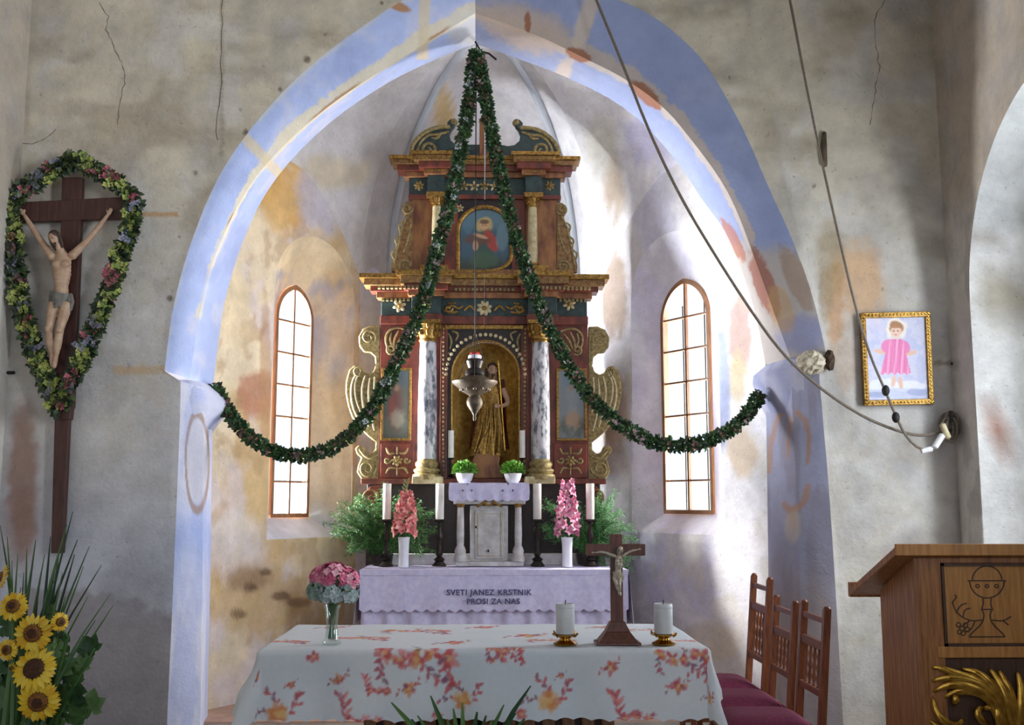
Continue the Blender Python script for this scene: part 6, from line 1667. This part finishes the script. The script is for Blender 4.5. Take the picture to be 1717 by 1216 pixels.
carve([circ(cx, 974, 25, PI, 2 * PI), [(cx - 32, 974), (cx + 32, 974)], circ(cx, 974, 29, 0, PI, sy=1.0), [(cx - 7, 1003), (cx - 6, 1015), (cx - 10, 1022), (cx - 4, 1030), (cx - 8, 1046), (cx - 26, 1062), (cx - 30, 1068)], [(cx + 7, 1003), (cx + 6, 1015), (cx + 10, 1022), (cx + 4, 1030), (cx + 8, 1046), (cx + 26, 1062), (cx + 30, 1068)], [(cx - 30, 1068), (cx + 30, 1068)], [(cx - 10, 1022), (cx + 10, 1022)],
       [(cx - 8, 1040), (cx - 30, 1042), (cx - 52, 1028), (cx - 58, 1010)], [(cx - 30, 1042), (cx - 44, 1052), (cx - 52, 1050)], [(cx - 20, 1041), (cx - 26, 1056), (cx - 36, 1060)], [(cx - 52, 1028), (cx - 44, 1014), (cx - 34, 1012)], [(cx - 40, 1036), (cx - 38, 1022), (cx - 28, 1020)], [(cx - 58, 1010), (cx - 50, 1000), (cx - 54, 998)], [(cx + 8, 1040), (cx + 28, 1042), (cx + 40, 1034)], [(cx + 28, 1042), (cx + 36, 1048)]], .0032)
for dx in (-16, 0, 16): carve([circ(cx + dx, 983, 3, 0, 2 * PI, 8)], .003)
for xx, yy in ((-48, 1046), (-42, 1052), (-36, 1046), (-40, 1060), (-33, 1054), (-46, 1058)): carve([circ(cx + xx, yy + 2, 4, 0, 2 * PI, 8)], .0026)
# gilded acanthus panel below
z3 = LZ(1104)
gp = MB().box(lx0 + .10, lx1 - .10, YL - .012, YL + .001, .12, z3).build('gilt_panel', OAKD, le, smooth=False, bevel=.002)
MB().box(lx0 + .08, lx1 - .08, fy, YL, .06, .12).build('rail', OAK, le, smooth=False, bevel=.004)
LEAVES = [((1690, 1222), (1660, 1162), (1630, 1138), (1600, 1129), (1576, 1119), (1559, 1118)), ((1688, 1226), (1665, 1174), (1640, 1147), (1610, 1136), (1580, 1134), (1560, 1141)), ((1682, 1228), (1662, 1182), (1640, 1156), (1610, 1146), (1582, 1146), (1562, 1158)), ((1672, 1216), (1660, 1182), (1645, 1163), (1625, 1154), (1600, 1156), (1580, 1168)),
          ((1692, 1216), (1672, 1168), (1650, 1140), (1630, 1124), (1610, 1121)), ((1694, 1226), (1682, 1172), (1668, 1140), (1656, 1121)), ((1698, 1226), (1690, 1180), (1680, 1142), (1672, 1124)), ((1702, 1230), (1704, 1180), (1705, 1150), (1702, 1126)), ((1712, 1226), (1716, 1180), (1722, 1150), (1730, 1128)), ((1722, 1222), (1732, 1180), (1738, 1160), (1742, 1146)),
          ((1612, 1205), (1596, 1216), (1576, 1208), (1563, 1192), (1560, 1168)), ((1610, 1240), (1590, 1224), (1566, 1218), (1556, 1206)), ((1600, 1160), (1594, 1172), (1598, 1182)), ((1655, 1212), (1638, 1206), (1630, 1194), (1636, 1184), (1650, 1188)), ((1672, 1230), (1664, 1200), (1664, 1186), (1654, 1182), (1640, 1188)), ((1650, 1240), (1634, 1226), (1612, 1222))]
for i, pa in enumerate(LEAVES):
    q = resample([P(xx, yy, YL) for xx, yy in pa], 20); mb = MB()
    q = [Vector((v.x, YL - .020 - .025 * math.sin(PI * t / 19) - .002 * (i % 3), v.z)) for t, v in enumerate(q)]
    wd = .019 if i < 10 else .013
    mb.tube(q, [.004 + wd * math.sin(PI * min(1, .12 + .84 * t / 19)) ** .8 for t in range(20)], 10, .55, (0, 1, 0))
    lf_ = mb.build('acanthus_leaf', GOLDB, gp)
    MB().tube([v + Vector((0, -.008, .001)) for v in q[3:17]], .0028, 5).build('leaf_ridge', BRASS, lf_)

# ------------------------------------------------------------------ framed picture on the right
YP = YO - .035
fr = [P(xx, yy, YP) for xx, yy in ((1442, 525), (1559, 522), (1566, 678), (1449, 681))]
pic = thing('framed_picture', 'gilt-framed picture of a child in a pink dress on the right wall', 'picture', P(1505, 680, YP))
def fpt(a, b, y=0):      # a across, b down
    v = fr[0].lerp(fr[1], a).lerp(fr[3].lerp(fr[2], a), b); return Vector((v.x, YP + y, v.z))
m_ = .075
for a0_, b0, a1_, b1 in ((0, 0, 1, m_ * .8), (0, 1 - m_ * .8, 1, 1), (0, m_ * .8, m_, 1 - m_ * .8), (1 - m_, m_ * .8, 1, 1 - m_ * .8)):
    mb = MB(); vs = [fpt(a, b, y) for y in (-.012, .028) for a, b in ((a0_, b0), (a1_, b0), (a1_, b1), (a0_, b1))]
    mb.add(vs, [(3, 2, 1, 0), (4, 5, 6, 7), (0, 1, 5, 4), (1, 2, 6, 5), (2, 3, 7, 6), (3, 0, 4, 7)]); mb.build('frame_side', GOLD, pic, smooth=False, bevel=.005)
mb = MB()
for i in range(20):
    for a, b in ((i / 19, m_ * .4), (i / 19, 1 - m_ * .4)): mb.ell(fpt(a * .96 + .02, b, -.014), (.009, .006, .009), None, 6, 5)
for i in range(26):
    for a, b in ((m_ * .5, i / 25), (1 - m_ * .5, i / 25)): mb.ell(fpt(a, b * .96 + .02, -.014), (.009, .006, .009), None, 6, 5)
mb.build('frame_ornament', GOLDB, pic, kind='stuff')
mb = MB(); mb.grid(lambda a, b: fpt(m_ + (1 - 2 * m_) * a, m_ * .8 + (1 - m_ * 1.6) * b, .004), 90, 120); me = mb.mesh('print')
q = coords(me); u, v = px_of(q); ms = fbm(q, 26, 320)
c = np.tile(np.array(lin((206, 204, 224))), (len(q), 1)); c = mixc(c, (186, 190, 222), .7 * sst(.45, .6, ms)); c = mixc(c, (224, 210, 222), .5 * (u < 1475) * sst(560, 540, v))
for xx, yy, rx, ry, col, al, rt in ((1480, 645, 26, 10, (226, 226, 236), .9, 0), (1525, 648, 28, 9, (230, 228, 238), .9, 0), (1505, 660, 50, 9, (196, 202, 222), .7, 0), (1540, 658, 20, 6, (160, 168, 206), .8, 0), (1470, 662, 18, 5, (150, 160, 196), .8, 0), (1502, 552, 18, 18, (238, 226, 214), .95, 0), (1502, 550, 12, 11, (176, 128, 88), 1, 0), (1502, 556, 9, 9, (232, 194, 172), 1, 0), (1502, 546, 11, 5, (170, 120, 80), .9, 0), (1502, 566, 9, 3, (224, 206, 196), .8, 0),
                                (1478, 590, 12, 3.5, (228, 186, 164), 1, .2), (1526, 592, 12, 3.5, (228, 186, 164), 1, -.2), (1498, 640, 3.5, 10, (228, 186, 164), 1, .2), (1510, 642, 3.5, 10, (228, 186, 164), 1, -.1), (1486, 580, 8, 11, (226, 130, 178), 1, .4), (1518, 581, 8, 11, (226, 130, 178), 1, -.4)):
    c = stamp(c, u, v, xx, yy, rx, ry, col, al, ms * .4 + .3, .15, rt)
hwid = 12 + (v - 570) * .24
m2 = (v > 569) & (v < 627 + 2 * np.sin(u * .6)) & (np.abs(u - 1502) < hwid)
c = mixc(c, (228, 126, 176), m2 * 1.0); c = mixc(c, (244, 176, 206), m2 * (.75 * sst(.3, .9, np.sin(u * .55 + v * .05)))); c = mixc(c, (204, 96, 150), m2 * .6 * sst(.8, 1, np.sin(u * .8 + 1)))
for ex in (-3.5, 3.5): c = stamp(c, u, v, 1502 + ex, 555, 1.6, 1.2, (90, 70, 66), .9)
c = stamp(c, u, v, 1502, 561.5, 2.4, 1, (200, 110, 110), .9)
vpaint(me, c); place(me, 'print', VPRINT, pic)
MB().add([fpt(a, b, .03) for a, b in ((.01, .01), (.99, .01), (.99, .99), (.01, .99))] + [fpt(a, b, .006) for a, b in ((.01, .01), (.99, .01), (.99, .99), (.01, .99))], [(0, 1, 2, 3), (7, 6, 5, 4), (0, 4, 5, 1), (1, 5, 6, 2), (2, 6, 7, 3), (3, 7, 4, 0)]).build('backing', DARK, pic, smooth=False)

# ------------------------------------------------------------------ ropes, hook, iron bits
YQ = 7.40
def rope(name, label, pts, rad, Ys=None):
    q = [P(xx, yy, YQ if Ys is None else Ys[i]) for i, (xx, yy) in enumerate(pts)]
    o = MB().tube(resample(q, 90), rad, 8).build(name, ROPE); tag(o, label, 'rope')
    return o
up0 = P(960, -90, YQ); 
rope('bell_rope', 'grey rope slanting across the right side of the arch to the wall hook', ((905, -235), (955, -110), (1000, 0), (1045, 110), (1090, 225), (1140, 330), (1200, 430), (1258, 520), (1310, 592), (1370, 648), (1440, 696), (1500, 722), (1548, 733), (1585, 722)), .011)
rope('bell_rope', 'pale rope hanging down past the framed picture to the wall hook', ((1272, -235), (1300, -110), (1325, 0), (1345, 110), (1370, 235), (1400, 370), (1435, 520), (1460, 600), (1483, 652), (1502, 698), (1520, 735), (1545, 756), (1562, 752), (1582, 728)), .010, [YQ - .06] * 12 + [YQ - .03, YQ])
for xx, yy, nm in ((1485, 655, 'upper'), (1502, 700, 'lower')):
    o = MB().ell(P(xx, yy, YQ - .06), (.028, .026, .04)).build('rope_knot', IRON); tag(o, 'dark knot on the pale rope beside the framed picture, %s one' % nm, 'knot', group='knots on the pale rope')
for k_, (a, b, r0) in enumerate((((1545, 757), (1562, 753), .02), ((1567, 750), (1580, 730), .024), ((1580, 712), (1590, 734), .022))):
    o = MB().tube([P(*a, YQ - .05), P(*b, YQ - .05)], r0, 10).build('rope_tape', TAPE if k_ < 2 else CREAM); tag(o, ('short white tape wrap at the lowest bend of the rope', 'long white tape wrap next to the rope coil', 'cream band around the rope right at the coil')[k_], 'tape')
hk = thing('rope_hook', 'iron wall hook wound with a coil of grey rope right of the picture', 'hook', P(1603, 715, YO))
MB().tube([P(1595, 706, YO + .01), P(1595, 706, YO - .16), P(1594, 690, YO - .20)], .012, 8).build('hook', IRON, hk)
R_ = random.Random(3)
for i in range(7):
    cx_, cy_ = 1592 + R_.uniform(-4, 6), 714 + R_.uniform(-6, 8); rx, ry = R_.uniform(7, 13), R_.uniform(12, 22); ph = R_.uniform(0, 6)
    MB().tube([P(cx_ + rx * math.cos(2 * PI * t / 24 + ph), cy_ + ry * math.sin(2 * PI * t / 24 + ph), YO - .05 - .014 * i) for t in range(25)], .011, 7).build('rope_loop', ROPE, hk)
def iron(name, label, a, b, r0, y0, y1, cat):
    o = MB().tube([P(*a, y0), P(*b, y1)], r0, 8).build(name, IRON); tag(o, label, cat); return o
iron('iron_tie', 'short dark iron tie in the wall right of the framed picture', (1596, 610), (1624, 609), .014, YO - .01, YO - .03, 'tie rod')
iron('iron_stub', 'short dark iron stub in the wall at the left edge below the crucifix beam', (0, 625), (24, 625), .012, YO - .02, YO - .01, 'iron stub')
o = MB().tube([P(1382, 222, YO - .015), P(1381, 250, YO - .02), P(1383, 278, YO - .015)], [.016, .026, .02], 10, .6, (0, 1, 0)).build('iron_bracket', PEWTER); tag(o, 'narrow grey iron bracket in the plaster beside the pale rope', 'bracket')
# broken stone end above the right impost
R_ = random.Random(8)
bs = thing('broken_corbel', 'broken pale stone sticking out of the wall above the right impost', 'stone', P(1370, 640, YO))
mb = MB(); mb.ell(P(1360, 608, YO - .03), (.105, .10, .085), None, 18, 12)
mb.v = [tuple(Vector(v_) + Vector((R_.uniform(-.012, .012), R_.uniform(-.012, .012), R_.uniform(-.012, .012)))) for v_ in mb.v]
mb.build('stone', pm('pale_stone', (206, 196, 176), (160, 146, 122), .95, 0, 30, .5, dist=.01), bs, smooth=False)
mb = MB(); mb.ell(P(1391, 604, YO - .04), (.035, .05, .075), None, 12, 9); mb.v = [tuple(Vector(v_) + Vector((R_.uniform(-.008, .008), 0, R_.uniform(-.01, .01)))) for v_ in mb.v]
mb.build('dark_break', pm('dark_break', (92, 74, 58), (60, 46, 38), .95, 0, 30, .5), bs, smooth=False)
